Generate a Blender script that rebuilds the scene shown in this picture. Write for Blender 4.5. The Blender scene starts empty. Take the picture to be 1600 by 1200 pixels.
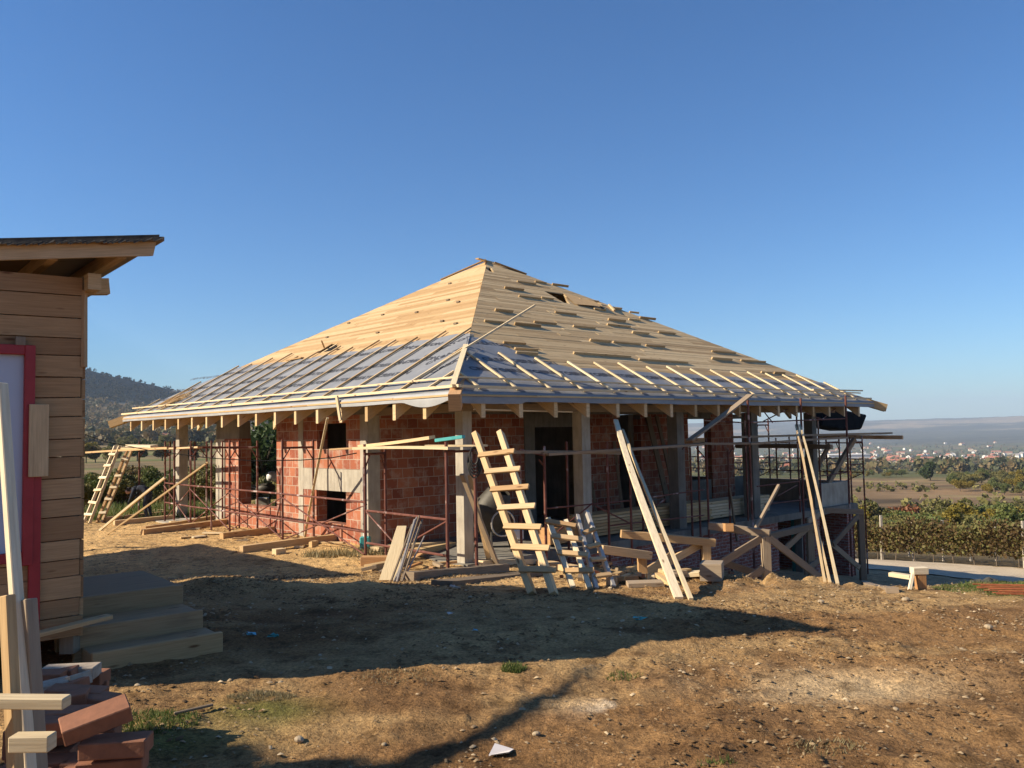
import bpy, math, random
import numpy as np
from mathutils import Matrix, Vector
random.seed(7); rng = np.random.default_rng(7)
sc = bpy.context.scene; COL = sc.collection

# ------------------------------------------------------------------ camera
F = 1313.65; PITCH = .0576; ROLL = -.0196; CAMH = 1.65
fwd = np.array([0, math.cos(PITCH), math.sin(PITCH)]); up0 = np.array([0, -math.sin(PITCH), math.cos(PITCH)]); r0 = np.array([1., 0, 0])
RT = r0*math.cos(ROLL)+up0*math.sin(ROLL); UP = -r0*math.sin(ROLL)+up0*math.cos(ROLL)
cam = bpy.data.cameras.new('camera'); camo = bpy.data.objects.new('camera', cam); COL.objects.link(camo)
cam.sensor_width = 36; cam.lens = F*36/1600; cam.clip_start = .05; cam.clip_end = 40000
camo.matrix_world = Matrix([[RT[0], UP[0], -fwd[0], 0], [RT[1], UP[1], -fwd[1], 0], [RT[2], UP[2], -fwd[2], CAMH], [0, 0, 0, 1]])
sc.camera = camo
# ------------------------------------------------------------------ sky, sun, exposure
SAZ = math.radians(10); SEL = math.radians(31)      # light travels towards +X, turned 10 degrees away from the camera
SUNROT = math.radians(260)
w = bpy.data.worlds.new("World"); sc.world = w; w.use_nodes = True
nt = w.node_tree; bg = nt.nodes['Background']
sky = nt.nodes.new('ShaderNodeTexSky'); sky.sky_type = 'NISHITA'; sky.sun_disc = False
sky.sun_elevation = SEL; sky.sun_rotation = SUNROT; sky.altitude = 300; sky.air_density = 1.0; sky.dust_density = .4; sky.ozone_density = 2.5
hs = nt.nodes.new('ShaderNodeHueSaturation'); hs.inputs['Saturation'].default_value = 1.15; nt.links.new(sky.outputs[0], hs.inputs['Color'])
wb = nt.nodes.new('ShaderNodeMix'); wb.data_type = 'RGBA'; wb.blend_type = 'MULTIPLY'; wb.inputs[0].default_value = 1; wb.inputs[7].default_value = (.66, .92, 1.16, 1)
nt.links.new(hs.outputs[0], wb.inputs[6]); nt.links.new(wb.outputs[2], bg.inputs[0]); bg.inputs[1].default_value = .073
sl = bpy.data.lights.new('sun', 'SUN'); sl.energy = 5.0; sl.angle = math.radians(.5); sl.color = (1, .875, .68)
so = bpy.data.objects.new('sun', sl); COL.objects.link(so)
ldir = Vector((math.cos(SAZ)*math.cos(SEL), math.sin(SAZ)*math.cos(SEL), -math.sin(SEL)))
so.rotation_euler = ldir.to_track_quat('-Z', 'Y').to_euler(); so.location = (-30, -6, 30)
sc.view_settings.view_transform = 'Standard'; sc.view_settings.look = 'None'; sc.view_settings.exposure = .80; sc.view_settings.gamma = 1
sc.cycles.volume_bounces = 0; sc.cycles.max_bounces = 5; sc.cycles.diffuse_bounces = 2

# ------------------------------------------------------------------ frames of reference
CX, CY = -.8765, 13.0                                # ground point under the near eave corner
YAW = .8206
U = np.array([math.sin(YAW), math.cos(YAW), 0]); V = np.array([-math.cos(YAW), math.sin(YAW), 0])
O3 = np.array([0, 0, CAMH])
def W(a, b, z): return np.array([CX, CY, 0])+U*a+V*b+np.array([0, 0, z])
def loc(P): q = np.asarray(P)-np.array([CX, CY, 0]); return np.array([q@U, q@V, P[2]])
def ray(x, y): return fwd+RT*((x-800)/F)+UP*((600-y)/F)
def P(x, y, Y): d = ray(x, y); return O3+d*(Y/d[1])           # point at distance Y
def HA(x, y, a): d = ray(x, y); q = np.array([CX, CY, 0])-O3; return O3+d*((q@U+a)/(d@U))   # on the plane local x = a
def HB(x, y, b): d = ray(x, y); q = np.array([CX, CY, 0])-O3; return O3+d*((q@V+b)/(d@V))
def HZ(x, y, z): d = ray(x, y); return O3+d*((z-CAMH)/d[2])

# ------------------------------------------------------------------ noise and terrain
_T = np.random.default_rng(3).random((256, 256))
def vnoise(x, y):
    xi = np.floor(x).astype(int); yi = np.floor(y).astype(int); fx = x-xi; fy = y-yi
    fx = fx*fx*(3-2*fx); fy = fy*fy*(3-2*fy)
    g = lambda i, j: _T[i & 255, j & 255]
    return (g(xi, yi)*(1-fx)+g(xi+1, yi)*fx)*(1-fy)+(g(xi, yi+1)*(1-fx)+g(xi+1, yi+1)*fx)*fy-.5
def fbm(x, y, o=4, s=1.):
    r = 0*x; a = 1.
    for k in range(o): r = r+a*vnoise(x*s+17.3*k, y*s+5.1*k); s *= 2.03; a *= .5
    return r
def sstep(a, b, x): t = np.clip((x-a)/(b-a), 0, 1); return t*t*(3-2*t)
def height(X, Y, detail=True):
    X = np.asarray(X, float); Y = np.asarray(Y, float)
    a = (X-CX)*U[0]+(Y-CY)*U[1]; b = (X-CX)*V[0]+(Y-CY)*V[1]
    R = np.hypot(X, Y)+1e-6; th = np.degrees(np.arctan2(X, Y))
    zp = np.interp(Y, [-50, 7.5, 9.5, 11, 13, 26, 40], [0.05, 0, -.1, -.3, -.48, -.5, -.5])
    zl = np.interp(a, [-3, 0, 3, 6, 10.6, 15, 20, 24, 60], [-.48, -.5, -.78, -1.2, -1.86, -2.55, -3.1, -3.45, -4.2])
    zl = np.where(b > 6, zl+(-.55-zl)*sstep(6, 14, b), zl)
    cr = np.interp(X, [-3, 0, 1.2, 2.2, 3, 4.4, 6, 9, 15, 30], [13, 11.6, 10.4, 9.9, 9.9, 9.8, 9.9, 10.6, 12.5, 18])
    zp = zp-.07*sstep(3, 4.5, X)*sstep(8.5, 10, Y); m = sstep(0, 1.9, Y-cr)*sstep(-3, 1, X)
    zn = zp*(1-m)+np.minimum(zl, zp)*m
    ridgeL = np.interp(th, [-60, -40, -31.5, -27.3, -24.5, -21, -16, -8, 2], [420, 330, 122, 93, 77, 62, 43, 30, 22])/F
    zL = np.interp(R, [30, 40, 100, 300, 600], [-.6, -2.0, -3.4, -4.2, 0])+(2600*ridgeL+1)*sstep(500, 2600, R)**1.25
    zR = np.interp(R, [35, 60, 100, 150, 400, 1000, 1500, 2600, 4200, 6000, 8000, 9500], [-3.6, -6.5, -10.5, -14, -21.5, -45, -60, -82, -75, -30, 52, 60])
    wl = 1-sstep(-6, 8, th); zf = zL*wl+zR*(1-wl)
    k = sstep(26, 42, R)
    z = zn*(1-k)+zf*k
    z = z+np.clip(R/60-.6, 0, 1)*fbm(X/40, Y/40, 3)*np.clip(R/400, 0, 6)*.9
    z = z+sstep(1200, 2400, R)*wl*fbm(X/160, Y/160, 5)*14
    z = z+sstep(4500, 7500, R)*(1-wl)*fbm(X/900, Y/900, 4)*28
    if detail:
        near = 1-sstep(25, 45, R)
        z = z+near*(fbm(X*.9, Y*.9, 4)*.05+fbm(X*5, Y*5, 4)*.026+np.maximum(fbm(X*13, Y*13, 2)-.1, 0)*.03)
        q = X*.35+Y*.94                                # wheel ruts running across the yard on the right
        rr = sstep(-.5, 1.5, X)*(1-sstep(9, 11, Y))
        z = z+rr*near*np.abs(fbm(q*2.2, X*.35, 3))*-.05+rr*near*np.maximum(fbm(X*9+3, Y*9, 2), .12)*.05
        hump = np.exp(-((Y-(10.0-.12*X+.35*vnoise(X*.6, X*0)))/.45)**2)*sstep(-6, -4.5, X)*(1-sstep(-2.2, -1, X))
        z = z+hump*(.13+.1*vnoise(X*1.3, X*0+4))
        z = z+near*sstep(-.3, .4, fbm(X*1.7+9, Y*1.7, 2))*fbm(X*14, Y*14, 2)*.02*sstep(11, 13, Y)
        # crumbly edge of the yard
        z = z+near*np.exp(-((Y-cr-.1)/.35)**2)*sstep(.5, 1.3, X)*(1-.85*sstep(3.4, 4.4, X))*(.05+fbm(X*5, Y*5, 3)*.16)
    return z
def G(x, y): return float(height(np.array([x]), np.array([y]))[0])
def onG(x, y, dz=0.): return np.array([x, y, G(x, y)+dz])
def GP(px, py):                                       # where a line of sight meets the ground
    d = ray(px, py); t = np.geomspace(2, 6000, 3000)/d[1]
    Q = O3[None]+d[None]*t[:, None]; h = height(Q[:, 0], Q[:, 1]); i = np.argmax(Q[:, 2] < h)
    return Q[i]*[1, 1, 0]+[0, 0, h[i]]

# ------------------------------------------------------------------ mesh building
MAT = {}; MW = {}
class MB:
    def __init__(s): s.v = []; s.f = []; s.uv = []; s.t = []
    def face(s, idx, uvs): s.f.append(idx); s.uv += uvs
    def quad(s, p, tint=.5, uvs=None):
        n = len(s.v); s.v += [tuple(q) for q in p]; s.t += [tint]*len(p)
        if uvs is None:
            a = np.array(p[1])-np.array(p[0]); L = np.linalg.norm(a); b = np.array(p[-1])-np.array(p[0]); H = np.linalg.norm(b)
            uvs = [(0, 0), (L, 0), (L, H), (0, H)][:len(p)]
        s.face(list(range(n, n+len(p))), list(uvs))
    def hexa(s, c, tint=None, rnd=True):
        """c: 8 corners, bottom ring 0-3, top ring 4-7; edge 0-1 is the long one"""
        n = len(s.v); tint = random.random() if tint is None else tint
        s.v += [tuple(q) for q in c]; s.t += [tint]*8
        c = [np.array(q, float) for q in c]
        L = np.linalg.norm(c[1]-c[0]); D = np.linalg.norm(c[3]-c[0]); H = np.linalg.norm(c[4]-c[0])
        ou, ov = (random.random()*50, random.random()*50) if rnd else (0, 0)
        def r(l, h, o): return [(ou, ov+o), (ou+l, ov+o), (ou+l, ov+o+h), (ou, ov+o+h)]
        s.face([n+3, n+2, n+1, n], r(L, D, 0)); s.face([n+4, n+5, n+6, n+7], r(L, D, .3))
        s.face([n, n+1, n+5, n+4], r(L, H, .6)); s.face([n+2, n+3, n+7, n+6], r(L, H, .9))
        s.face([n+1, n+2, n+6, n+5], r(D, H, 1.2)); s.face([n+3, n, n+4, n+7], r(D, H, 1.5))
    def beam(s, p0, p1, w, h, up=(0, 0, 1), tint=None, taper=1., twist=0.):
        p0 = np.array(p0, float); p1 = np.array(p1, float); d = p1-p0; d /= np.linalg.norm(d)
        x = np.cross(d, up); 
        if np.linalg.norm(x) < 1e-4: x = np.cross(d, (0, 1, 0))
        x /= np.linalg.norm(x); y = np.cross(x, d)
        if twist: x, y = x*math.cos(twist)+y*math.sin(twist), y*math.cos(twist)-x*math.sin(twist)
        X = x*w/2; Y_ = y*h/2
        s.hexa([p0-X-Y_, p1-X*taper-Y_*taper, p1+X*taper-Y_*taper, p0+X-Y_, p0-X+Y_, p1-X*taper+Y_*taper, p1+X*taper+Y_*taper, p0+X+Y_], tint)
    def box(s, lo, hi, tr=None, tint=.5):
        """axis box in a frame tr; UVs are metres along the walls so brick courses line up"""
        n = len(s.v); X0, Y0, Z0 = lo; X1, Y1, Z1 = hi
        c = [(X0, Y0, Z0), (X1, Y0, Z0), (X1, Y1, Z0), (X0, Y1, Z0), (X0, Y0, Z1), (X1, Y0, Z1), (X1, Y1, Z1), (X0, Y1, Z1)]
        s.v += [tuple(tr(*q)) if tr else q for q in c]; s.t += [tint]*8
        for idx, m in (((3, 2, 1, 0), 2), ((4, 5, 6, 7), 2), ((0, 1, 5, 4), 1), ((2, 3, 7, 6), 1), ((1, 2, 6, 5), 0), ((3, 0, 4, 7), 0)):
            s.face([n+i for i in idx], [((c[i][0], c[i][2]) if m == 1 else (c[i][1], c[i][2]) if m == 0 else (c[i][0], c[i][1])) for i in idx])
    def tube(s, p0, p1, r, n=8, r1=None, tint=None, cap=True):
        p0 = np.array(p0, float); p1 = np.array(p1, float); d = p1-p0; L = np.linalg.norm(d); d /= L; r1 = r if r1 is None else r1
        x = np.cross(d, (0, 0, 1)); x = np.cross(d, (0, 1, 0)) if np.linalg.norm(x) < 1e-3 else x
        x /= np.linalg.norm(x); y = np.cross(x, d); k = len(s.v); tint = random.random() if tint is None else tint; ou = random.random()*30
        for i in range(n):
            a = 2*math.pi*i/n; e = x*math.cos(a)+y*math.sin(a); s.v += [tuple(p0+e*r), tuple(p1+e*r1)]; s.t += [tint]*2
        for i in range(n):
            j = (i+1) % n; s.face([k+2*i, k+2*j, k+2*j+1, k+2*i+1], [(ou, i/n*.3), (ou, (i+1)/n*.3), (ou+L, (i+1)/n*.3), (ou+L, i/n*.3)])
        if cap:
            s.face([k+2*i for i in range(n)][::-1], [(ou, 0)]*n); s.face([k+2*i+1 for i in range(n)], [(ou, 0)]*n)
    def path(s, pts, r, n=6, tint=None):
        for i in range(len(pts)-1): s.tube(pts[i], pts[i+1], r, n, tint=tint)
    def lathe(s, prof, origin, axis=(0, 0, 1), n=20, tint=.5):
        d = np.array(axis, float); d /= np.linalg.norm(d); x = np.cross(d, (0, 1, 0)); x = np.cross(d, (1, 0, 0)) if np.linalg.norm(x) < 1e-3 else x
        x /= np.linalg.norm(x); y = np.cross(d, x); k = len(s.v); o = np.array(origin, float); m = len(prof)
        for (r, h) in prof:
            for i in range(n): a = 2*math.pi*i/n; s.v.append(tuple(o+d*h+(x*math.cos(a)+y*math.sin(a))*r)); s.t.append(tint)
        for j in range(m-1):
            for i in range(n):
                q = (i+1) % n; s.face([k+j*n+i, k+j*n+q, k+(j+1)*n+q, k+(j+1)*n+i], [(i*.1, j*.1), (i*.1+.1, j*.1), (i*.1+.1, j*.1+.1), (i*.1, j*.1+.1)])
    def build(s, name, mat, parent=None, smooth=False, bevel=0, mats=None, fmat=None):
        V_ = np.array(s.v, float)
        if parent is not None and parent.name in MW:
            inv = np.linalg.inv(MW[parent.name]); V_ = V_@inv[:3, :3].T+inv[:3, 3]
        me = bpy.data.meshes.new(name); me.from_pydata(V_.tolist(), [], s.f)
        uv = me.uv_layers.new(name='UVMap'); uv.data.foreach_set('uv', np.array(s.uv, float).ravel())
        at = me.attributes.new('tint', 'FLOAT', 'POINT'); at.data.foreach_set('value', np.array(s.t, float))
        return finish(me, name, mat, parent, smooth, bevel)
def finish(me, name, mat, parent=None, smooth=False, bevel=0):
    me.materials.append(MAT[mat] if isinstance(mat, str) else mat)
    if smooth: me.polygons.foreach_set('use_smooth', [True]*len(me.polygons))
    o = bpy.data.objects.new(name, me); COL.objects.link(o)
    if parent is not None:
        o.parent = parent
        if parent.name in MW: MW[o.name] = MW[parent.name]
    if bevel:
        md = o.modifiers.new('bevel', 'BEVEL'); md.width = bevel; md.segments = 1; md.limit_method = 'ANGLE'
    return o
def quads(name, C, S, N=None, tint=None, mat='leaf', parent=None, aspect=1.):
    """many small leaf quads at centres C, size S, random orientation"""
    C = np.asarray(C, float); n = len(C); S = np.broadcast_to(S, (n,))
    a = rng.normal(size=(n, 3)); a /= np.linalg.norm(a, axis=1)[:, None]
    b = rng.normal(size=(n, 3)); b -= (b*a).sum(1)[:, None]*a; b /= np.linalg.norm(b, axis=1)[:, None]
    a = a*(S/2)[:, None]; b = b*(S/2*aspect)[:, None]
    Vv = np.stack([C-a-b*.3, C-b, C+a+b*.2, C+b], 1).reshape(-1, 3)
    if parent is not None and parent.name in MW:
        inv = np.linalg.inv(MW[parent.name]); Vv = Vv@inv[:3, :3].T+inv[:3, 3]
    me = bpy.data.meshes.new(name); me.vertices.add(4*n); me.vertices.foreach_set('co', Vv.ravel())
    me.loops.add(4*n); me.loops.foreach_set('vertex_index', np.arange(4*n)); me.polygons.add(n)
    me.polygons.foreach_set('loop_start', np.arange(0, 4*n, 4)); me.update(calc_edges=True)
    at = me.attributes.new('tint', 'FLOAT', 'POINT'); t = rng.random(n) if tint is None else np.asarray(tint)
    at.data.foreach_set('value', np.repeat(t, 4).astype(float))
    return finish(me, name, mat, parent)
def tag(o, label=None, cat=None, group=None, kind=None):
    if label: o['label'] = label
    if cat: o['category'] = cat
    if group: o['group'] = group
    if kind: o['kind'] = kind
    return o
def empty(name, p, label, cat, group=None, rot=0.):
    o = bpy.data.objects.new(name, None); COL.objects.link(o); o.location = tuple(float(q) for q in p); o.rotation_euler = (0, 0, rot)
    m = np.eye(4); c, s_ = math.cos(rot), math.sin(rot); m[:2, :2] = [[c, -s_], [s_, c]]; m[:3, 3] = [float(q) for q in p]; MW[o.name] = m
    return tag(o, label, cat, group)

# ------------------------------------------------------------------ materials
def newmat(name):
    m = bpy.data.materials.new(name); m.use_nodes = True; MAT[name] = m; t = m.node_tree
    return m, t, t.nodes, t.links, t.nodes['Principled BSDF']
def nd(t, typ, **k):
    n = t.nodes.new(typ)
    for a, b in k.items():
        if a.startswith('i_'): n.inputs[int(a[2:]) if a[2:].isdigit() else a[2:]].default_value = b
        else: setattr(n, a, b)
    return n
def ramp(t, src, stops):
    r = t.nodes.new('ShaderNodeValToRGB'); e = r.color_ramp.elements
    while len(e) < len(stops): e.new(.5)
    for q, (p, c) in zip(e, stops): q.position = p; q.color = (*c, 1)
    t.links.new(src, r.inputs[0]); return r.outputs[0]
def mixc(t, a, b, f, mode='MIX'):
    m = t.nodes.new('ShaderNodeMix'); m.data_type = 'RGBA'; m.blend_type = mode
    for s_, i in ((f, 0), (a, 6), (b, 7)):
        if hasattr(s_, 'links'): t.links.new(s_, m.inputs[i])
        else: m.inputs[i].default_value = s_ if i == 0 else (*s_, 1)
    return m.outputs[2]
def noise(t, vec, scale, det=4, rough=.55):
    n = nd(t, 'ShaderNodeTexNoise'); n.inputs['Scale'].default_value = scale; n.inputs['Detail'].default_value = det; n.inputs['Roughness'].default_value = rough
    if vec is not None: t.links.new(vec, n.inputs['Vector'])
    return n.outputs['Fac']
def mapping(t, src, scale):
    m = nd(t, 'ShaderNodeMapping'); m.inputs['Scale'].default_value = scale; t.links.new(src, m.inputs['Vector']); return m.outputs[0]
def bump(t, h, b, strength=.4, dist=.01):
    n = nd(t, 'ShaderNodeBump'); n.inputs['Strength'].default_value = strength; n.inputs['Distance'].default_value = dist
    t.links.new(h, n.inputs['Height']); t.links.new(n.outputs[0], b.inputs['Normal'])
def attr(t, name='tint'):
    n = nd(t, 'ShaderNodeAttribute', attribute_name=name); return n
def coord(t, which='Object'): return nd(t, 'ShaderNodeTexCoord').outputs[which]
def wood(name, c0, c1, c2, rough=.75, stain=.35, staincol=(.12, .09, .06)):
    m, t, n, l, b = newmat(name); uv = coord(t, 'UV')
    base = ramp(t, attr(t).outputs['Fac'], [(0, c0), (.5, c1), (1, c2)])
    g = noise(t, mapping(t, uv, (1.3, 26, 1)), 3, 5)
    gr = ramp(t, g, [(.3, (.72, .66, .6)), (.7, (1.08, 1.06, 1.03))])
    c = mixc(t, base, gr, .8, 'MULTIPLY')
    st = ramp(t, noise(t, mapping(t, uv, (.9, 5, 1)), 2.2, 4), [(.55, (0, 0, 0)), (.8, (1, 1, 1))])
    mm = nd(t, 'ShaderNodeMath', operation='MULTIPLY'); l.new(st, mm.inputs[0]); mm.inputs[1].default_value = stain
    c = mixc(t, c, staincol, mm.outputs[0])
    vo = nd(t, 'ShaderNodeTexVoronoi'); vo.inputs['Scale'].default_value = 1.; l.new(mapping(t, uv, (2.2, 9, 1)), vo.inputs['Vector'])
    kn = ramp(t, vo.outputs['Distance'], [(.06, (.28, .15, .08)), (.13, (1, 1, 1))])
    c = mixc(t, c, kn, .85, 'MULTIPLY')
    l.new(c, b.inputs['Base Color']); b.inputs['Roughness'].default_value = rough; b.inputs['Specular IOR Level'].default_value = .25
    bump(t, g, b, .35, .004); return m
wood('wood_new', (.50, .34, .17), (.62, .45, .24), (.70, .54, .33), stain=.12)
wood('wood_pale', (.62, .50, .31), (.72, .60, .40), (.78, .68, .50), stain=.1)
wood('wood_board', (.46, .29, .14), (.58, .39, .20), (.66, .48, .28), stain=.2)
wood('wood_roof_weathered', (.44, .30, .15), (.58, .42, .225), (.72, .54, .30), stain=.5, staincol=(.26, .18, .10))
wood('wood_roof_fresh', (.42, .265, .12), (.54, .37, .19), (.62, .46, .26), stain=.4, staincol=(.30, .17, .08))
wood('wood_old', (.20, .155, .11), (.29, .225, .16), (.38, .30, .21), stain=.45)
wood('wood_step', (.30, .20, .105), (.37, .25, .135), (.44, .30, .165), stain=.7, staincol=(.10, .075, .05))
wood('wood_shed', (.36, .20, .095), (.45, .265, .13), (.53, .33, .17), stain=.25)
wood('wood_orange', (.42, .22, .09), (.52, .29, .13), (.60, .36, .18), stain=.3)
wood('wood_lath', (.66, .52, .32), (.74, .60, .38), (.80, .68, .46), stain=.05)

m, t, n, l, b = newmat('clay_block'); uv = coord(t, 'UV')
nn = nd(t, 'ShaderNodeTexNoise'); nn.inputs['Scale'].default_value = 7; l.new(uv, nn.inputs['Vector']); vm = nd(t, 'ShaderNodeVectorMath', operation='MULTIPLY_ADD'); l.new(nn.outputs['Color'], vm.inputs[0]); vm.inputs[1].default_value = (.03, .022, 0); l.new(uv, vm.inputs[2])
br = nd(t, 'ShaderNodeTexBrick'); l.new(vm.outputs[0], br.inputs['Vector'])
for k, v_ in (('Scale', 1.), ('Mortar Size', .008), ('Mortar Smooth', .15), ('Bias', 0.), ('Brick Width', .26), ('Row Height', .198)): br.inputs[k].default_value = v_
br.inputs['Color1'].default_value = (.27, .068, .034, 1); br.inputs['Color2'].default_value = (.47, .17, .085, 1); br.inputs['Mortar'].default_value = (.47, .37, .29, 1)
gro = nd(t, 'ShaderNodeTexWave'); gro.inputs['Scale'].default_value = 12; gro.inputs['Distortion'].default_value = .6; l.new(uv, gro.inputs['Vector'])
c = mixc(t, br.outputs['Color'], ramp(t, gro.outputs['Fac'], [(.1, (.6, .55, .52)), (.5, (1, 1, 1))]), .7, 'MULTIPLY')
c = mixc(t, c, (.50, .39, .31), ramp(t, noise(t, uv, 3.2, 8, .72), [(.5, (0, 0, 0)), (.72, (.8, .8, .8))]))
c = mixc(t, c, ramp(t, noise(t, uv, 1.3, 3), [(.3, (.75, .72, .7)), (.7, (1.1, 1.05, 1.02))]), .8, 'MULTIPLY')
l.new(c, b.inputs['Base Color']); b.inputs['Roughness'].default_value = .9; bump(t, br.outputs['Fac'], b, -.6, .01)

m, t, n, l, b = newmat('old_brick'); uv = coord(t, 'UV')
br = nd(t, 'ShaderNodeTexBrick'); l.new(uv, br.inputs['Vector'])
for k, v_ in (('Scale', 1.), ('Mortar Size', .008), ('Mortar Smooth', .3), ('Brick Width', .26), ('Row Height', .075)): br.inputs[k].default_value = v_
br.inputs['Color1'].default_value = (.24, .07, .045, 1); br.inputs['Color2'].default_value = (.40, .13, .08, 1); br.inputs['Mortar'].default_value = (.36, .31, .29, 1)
c = mixc(t, br.outputs['Color'], (.50, .47, .48), ramp(t, noise(t, mapping(t, uv, (4, 11, 1)), 1.6, 6, .7), [(.52, (0, 0, 0)), (.66, (.85, .85, .85))]))
c = mixc(t, c, ramp(t, noise(t, uv, 1.5, 3), [(.3, (.6, .58, .56)), (.7, (1.1, 1.05, 1.02))]), .8, 'MULTIPLY')
l.new(c, b.inputs['Base Color']); b.inputs['Roughness'].default_value = .95; bump(t, br.outputs['Fac'], b, -.8, .015)

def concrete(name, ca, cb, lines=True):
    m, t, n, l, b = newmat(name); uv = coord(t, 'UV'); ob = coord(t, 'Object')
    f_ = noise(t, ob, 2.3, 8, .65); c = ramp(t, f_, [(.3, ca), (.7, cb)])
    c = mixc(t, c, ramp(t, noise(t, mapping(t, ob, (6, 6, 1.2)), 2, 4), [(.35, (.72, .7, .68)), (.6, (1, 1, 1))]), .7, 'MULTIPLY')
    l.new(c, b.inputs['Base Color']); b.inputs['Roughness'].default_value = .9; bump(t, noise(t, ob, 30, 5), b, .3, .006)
concrete('concrete', (.34, .30, .24), (.50, .45, .36)); concrete('concrete_shaded', (.15, .14, .12), (.25, .23, .195))  # second one is a darker copy with shade put into its colour

def plain(name, ca, cb, scale=4, rough=.6, metal=0., bmp=.1, spec=.4):
    m, t, n, l, b = newmat(name); ob = coord(t, 'Object'); f_ = noise(t, ob, scale, 5, .6)
    l.new(ramp(t, f_, [(.3, ca), (.7, cb)]), b.inputs['Base Color']); b.inputs['Roughness'].default_value = rough; b.inputs['Metallic'].default_value = metal
    b.inputs['Specular IOR Level'].default_value = spec
    if bmp: bump(t, f_, b, bmp, .01)
    return m
m, t, n, l, b = newmat('scaffold_steel'); uv = coord(t, 'UV'); ob = coord(t, 'Object')
c = ramp(t, noise(t, ob, 5, 5), [(.3, (.10, .032, .022)), (.6, (.17, .062, .045)), (.8, (.24, .14, .11))])
c = mixc(t, c, (.52, .42, .38), ramp(t, noise(t, ob, 3.1, 3, .5), [(.6, (0, 0, 0)), (.66, (.8, .8, .8))]))
l.new(c, b.inputs['Base Color']); b.inputs['Roughness'].default_value = .65; b.inputs['Specular IOR Level'].default_value = .3
plain('scaffold_galv', (.24, .22, .20), (.38, .34, .31), 6, .5, .2)
plain('alu', (.42, .38, .32), (.58, .53, .46), 8, .45, .4)
plain('tarp', (.006, .008, .010), (.015, .018, .022), 3, .9, 0, .6, .05)
plain('red_paint', (.30, .018, .022), (.40, .03, .035), 6, .45)
plain('white_panel', (.44, .47, .56), (.48, .51, .60), 1.2, .35, 0, 0)
plain('mortar_white', (.30, .24, .18), (.45, .37, .28), 20, .95)
plain('brick_solid', (.20, .085, .045), (.30, .125, .065), 14, .85, 0, .4)
plain('black_felt', (.015, .015, .018), (.05, .048, .045), 12, .85, 0, .5)
plain('mixer_paint', (.04, .035, .03), (.09, .08, .065), 5, .6, .3)
plain('plastic_teal', (.05, .30, .30), (.10, .42, .40), 4, .4)
plain('plastic_blue', (.10, .42, .55), (.2, .55, .65), 4, .4)
plain('paper', (.62, .56, .52), (.70, .64, .60), 9, .9)
plain('rubber', (.015, .015, .016), (.035, .033, .03), 9, .7)
plain('cloth_navy', (.018, .022, .035), (.03, .036, .055), 9, .9)
plain('cloth_grey', (.04, .04, .045), (.07, .07, .075), 9, .9)
plain('skin', (.42, .24, .16), (.50, .30, .21), 9, .6)
plain('hair', (.02, .014, .01), (.03, .02, .015), 20, .8)
plain('helmet_white', (.72, .72, .70), (.8, .8, .78), 4, .3, 0, 0)
plain('rust_rebar', (.26, .07, .03), (.42, .13, .05), 20, .8)
plain('cable', (.006, .006, .006), (.01, .01, .01), 5, .9, 0, 0, .05)
plain('rubble', (.035, .036, .034), (.09, .085, .075), 7, .95, 0, .8)
plain('bark', (.10, .075, .05), (.17, .13, .095), 9, .9, 0, .6)
plain('house_white', (.66, .63, .58), (.78, .75, .70), .2, .8, 0, 0)
plain('house_cream', (.52, .42, .30), (.6, .5, .38), .2, .8, 0, 0)
plain('roof_tile', (.34, .12, .07), (.44, .18, .11), .3, .85, 0, 0)
plain('roof_grey', (.22, .2, .2), (.3, .28, .27), .3, .85, 0, 0)
plain('window_dark', (.02, .02, .025), (.04, .04, .05), .3, .3, 0, 0)
plain('stone', (.28, .21, .13), (.42, .33, .22), 9, .95, 0, .6)
plain('soil_lump', (.12, .07, .035), (.22, .135, .065), 9, .95, 0, .6, .1)
plain('clay_lump', (.24, .165, .088), (.36, .26, .15), 9, .95, 0, .6, .1)
plain('post_wood', (.36, .31, .25), (.50, .44, .36), 4, .9, 0, .4)

m, t, n, l, b = newmat('membrane'); ob = coord(t, 'Object')
f_ = noise(t, mapping(t, ob, (1, 1, 1)), 2.0, 6, .6)
l.new(ramp(t, f_, [(.3, (.19, .195, .205)), (.7, (.265, .27, .28))]), b.inputs['Base Color']); b.inputs['Roughness'].default_value = .55; bump(t, f_, b, .5, .03)
plain('membrane_sunlit', (.30, .30, .30), (.37, .37, .37), 2.5, .5, 0, .5)  # paler copy for the left eave flap, sunlight put into its colour
plain('membrane_print', (.05, .05, .06), (.08, .082, .09), 9, .6, 0, 0)

def leafmat(name, stops, sub=.25):
    m, t, n, l, b = newmat(name); c = ramp(t, attr(t).outputs['Fac'], stops)
    b.inputs['Roughness'].default_value = .6; b.inputs['Specular IOR Level'].default_value = .2; l.new(c, b.inputs['Base Color'])
    tr = n.new('ShaderNodeBsdfTranslucent'); l.new(c, tr.inputs[0]); mx = n.new('ShaderNodeMixShader'); mx.inputs[0].default_value = sub
    l.new(b.outputs[0], mx.inputs[1]); l.new(tr.outputs[0], mx.inputs[2]); l.new(mx.outputs[0], n['Material Output'].inputs[0])
leafmat('leaf_vine', [(0, (.075, .05, .024)), (.35, (.15, .095, .04)), (.6, (.15, .14, .045)), (1, (.21, .20, .07))])
leafmat('leaf_green', [(0, (.07, .095, .028)), (.5, (.12, .15, .045)), (1, (.20, .21, .075))])
leafmat('leaf_yellow', [(0, (.12, .11, .02)), (.5, (.24, .18, .03)), (1, (.34, .26, .06))])
leafmat('leaf_olive', [(0, (.10, .105, .035)), (.5, (.18, .165, .055)), (1, (.27, .235, .09))])
leafmat('leaf_red', [(0, (.14, .05, .025)), (.5, (.22, .085, .04)), (1, (.28, .13, .06))])
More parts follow.
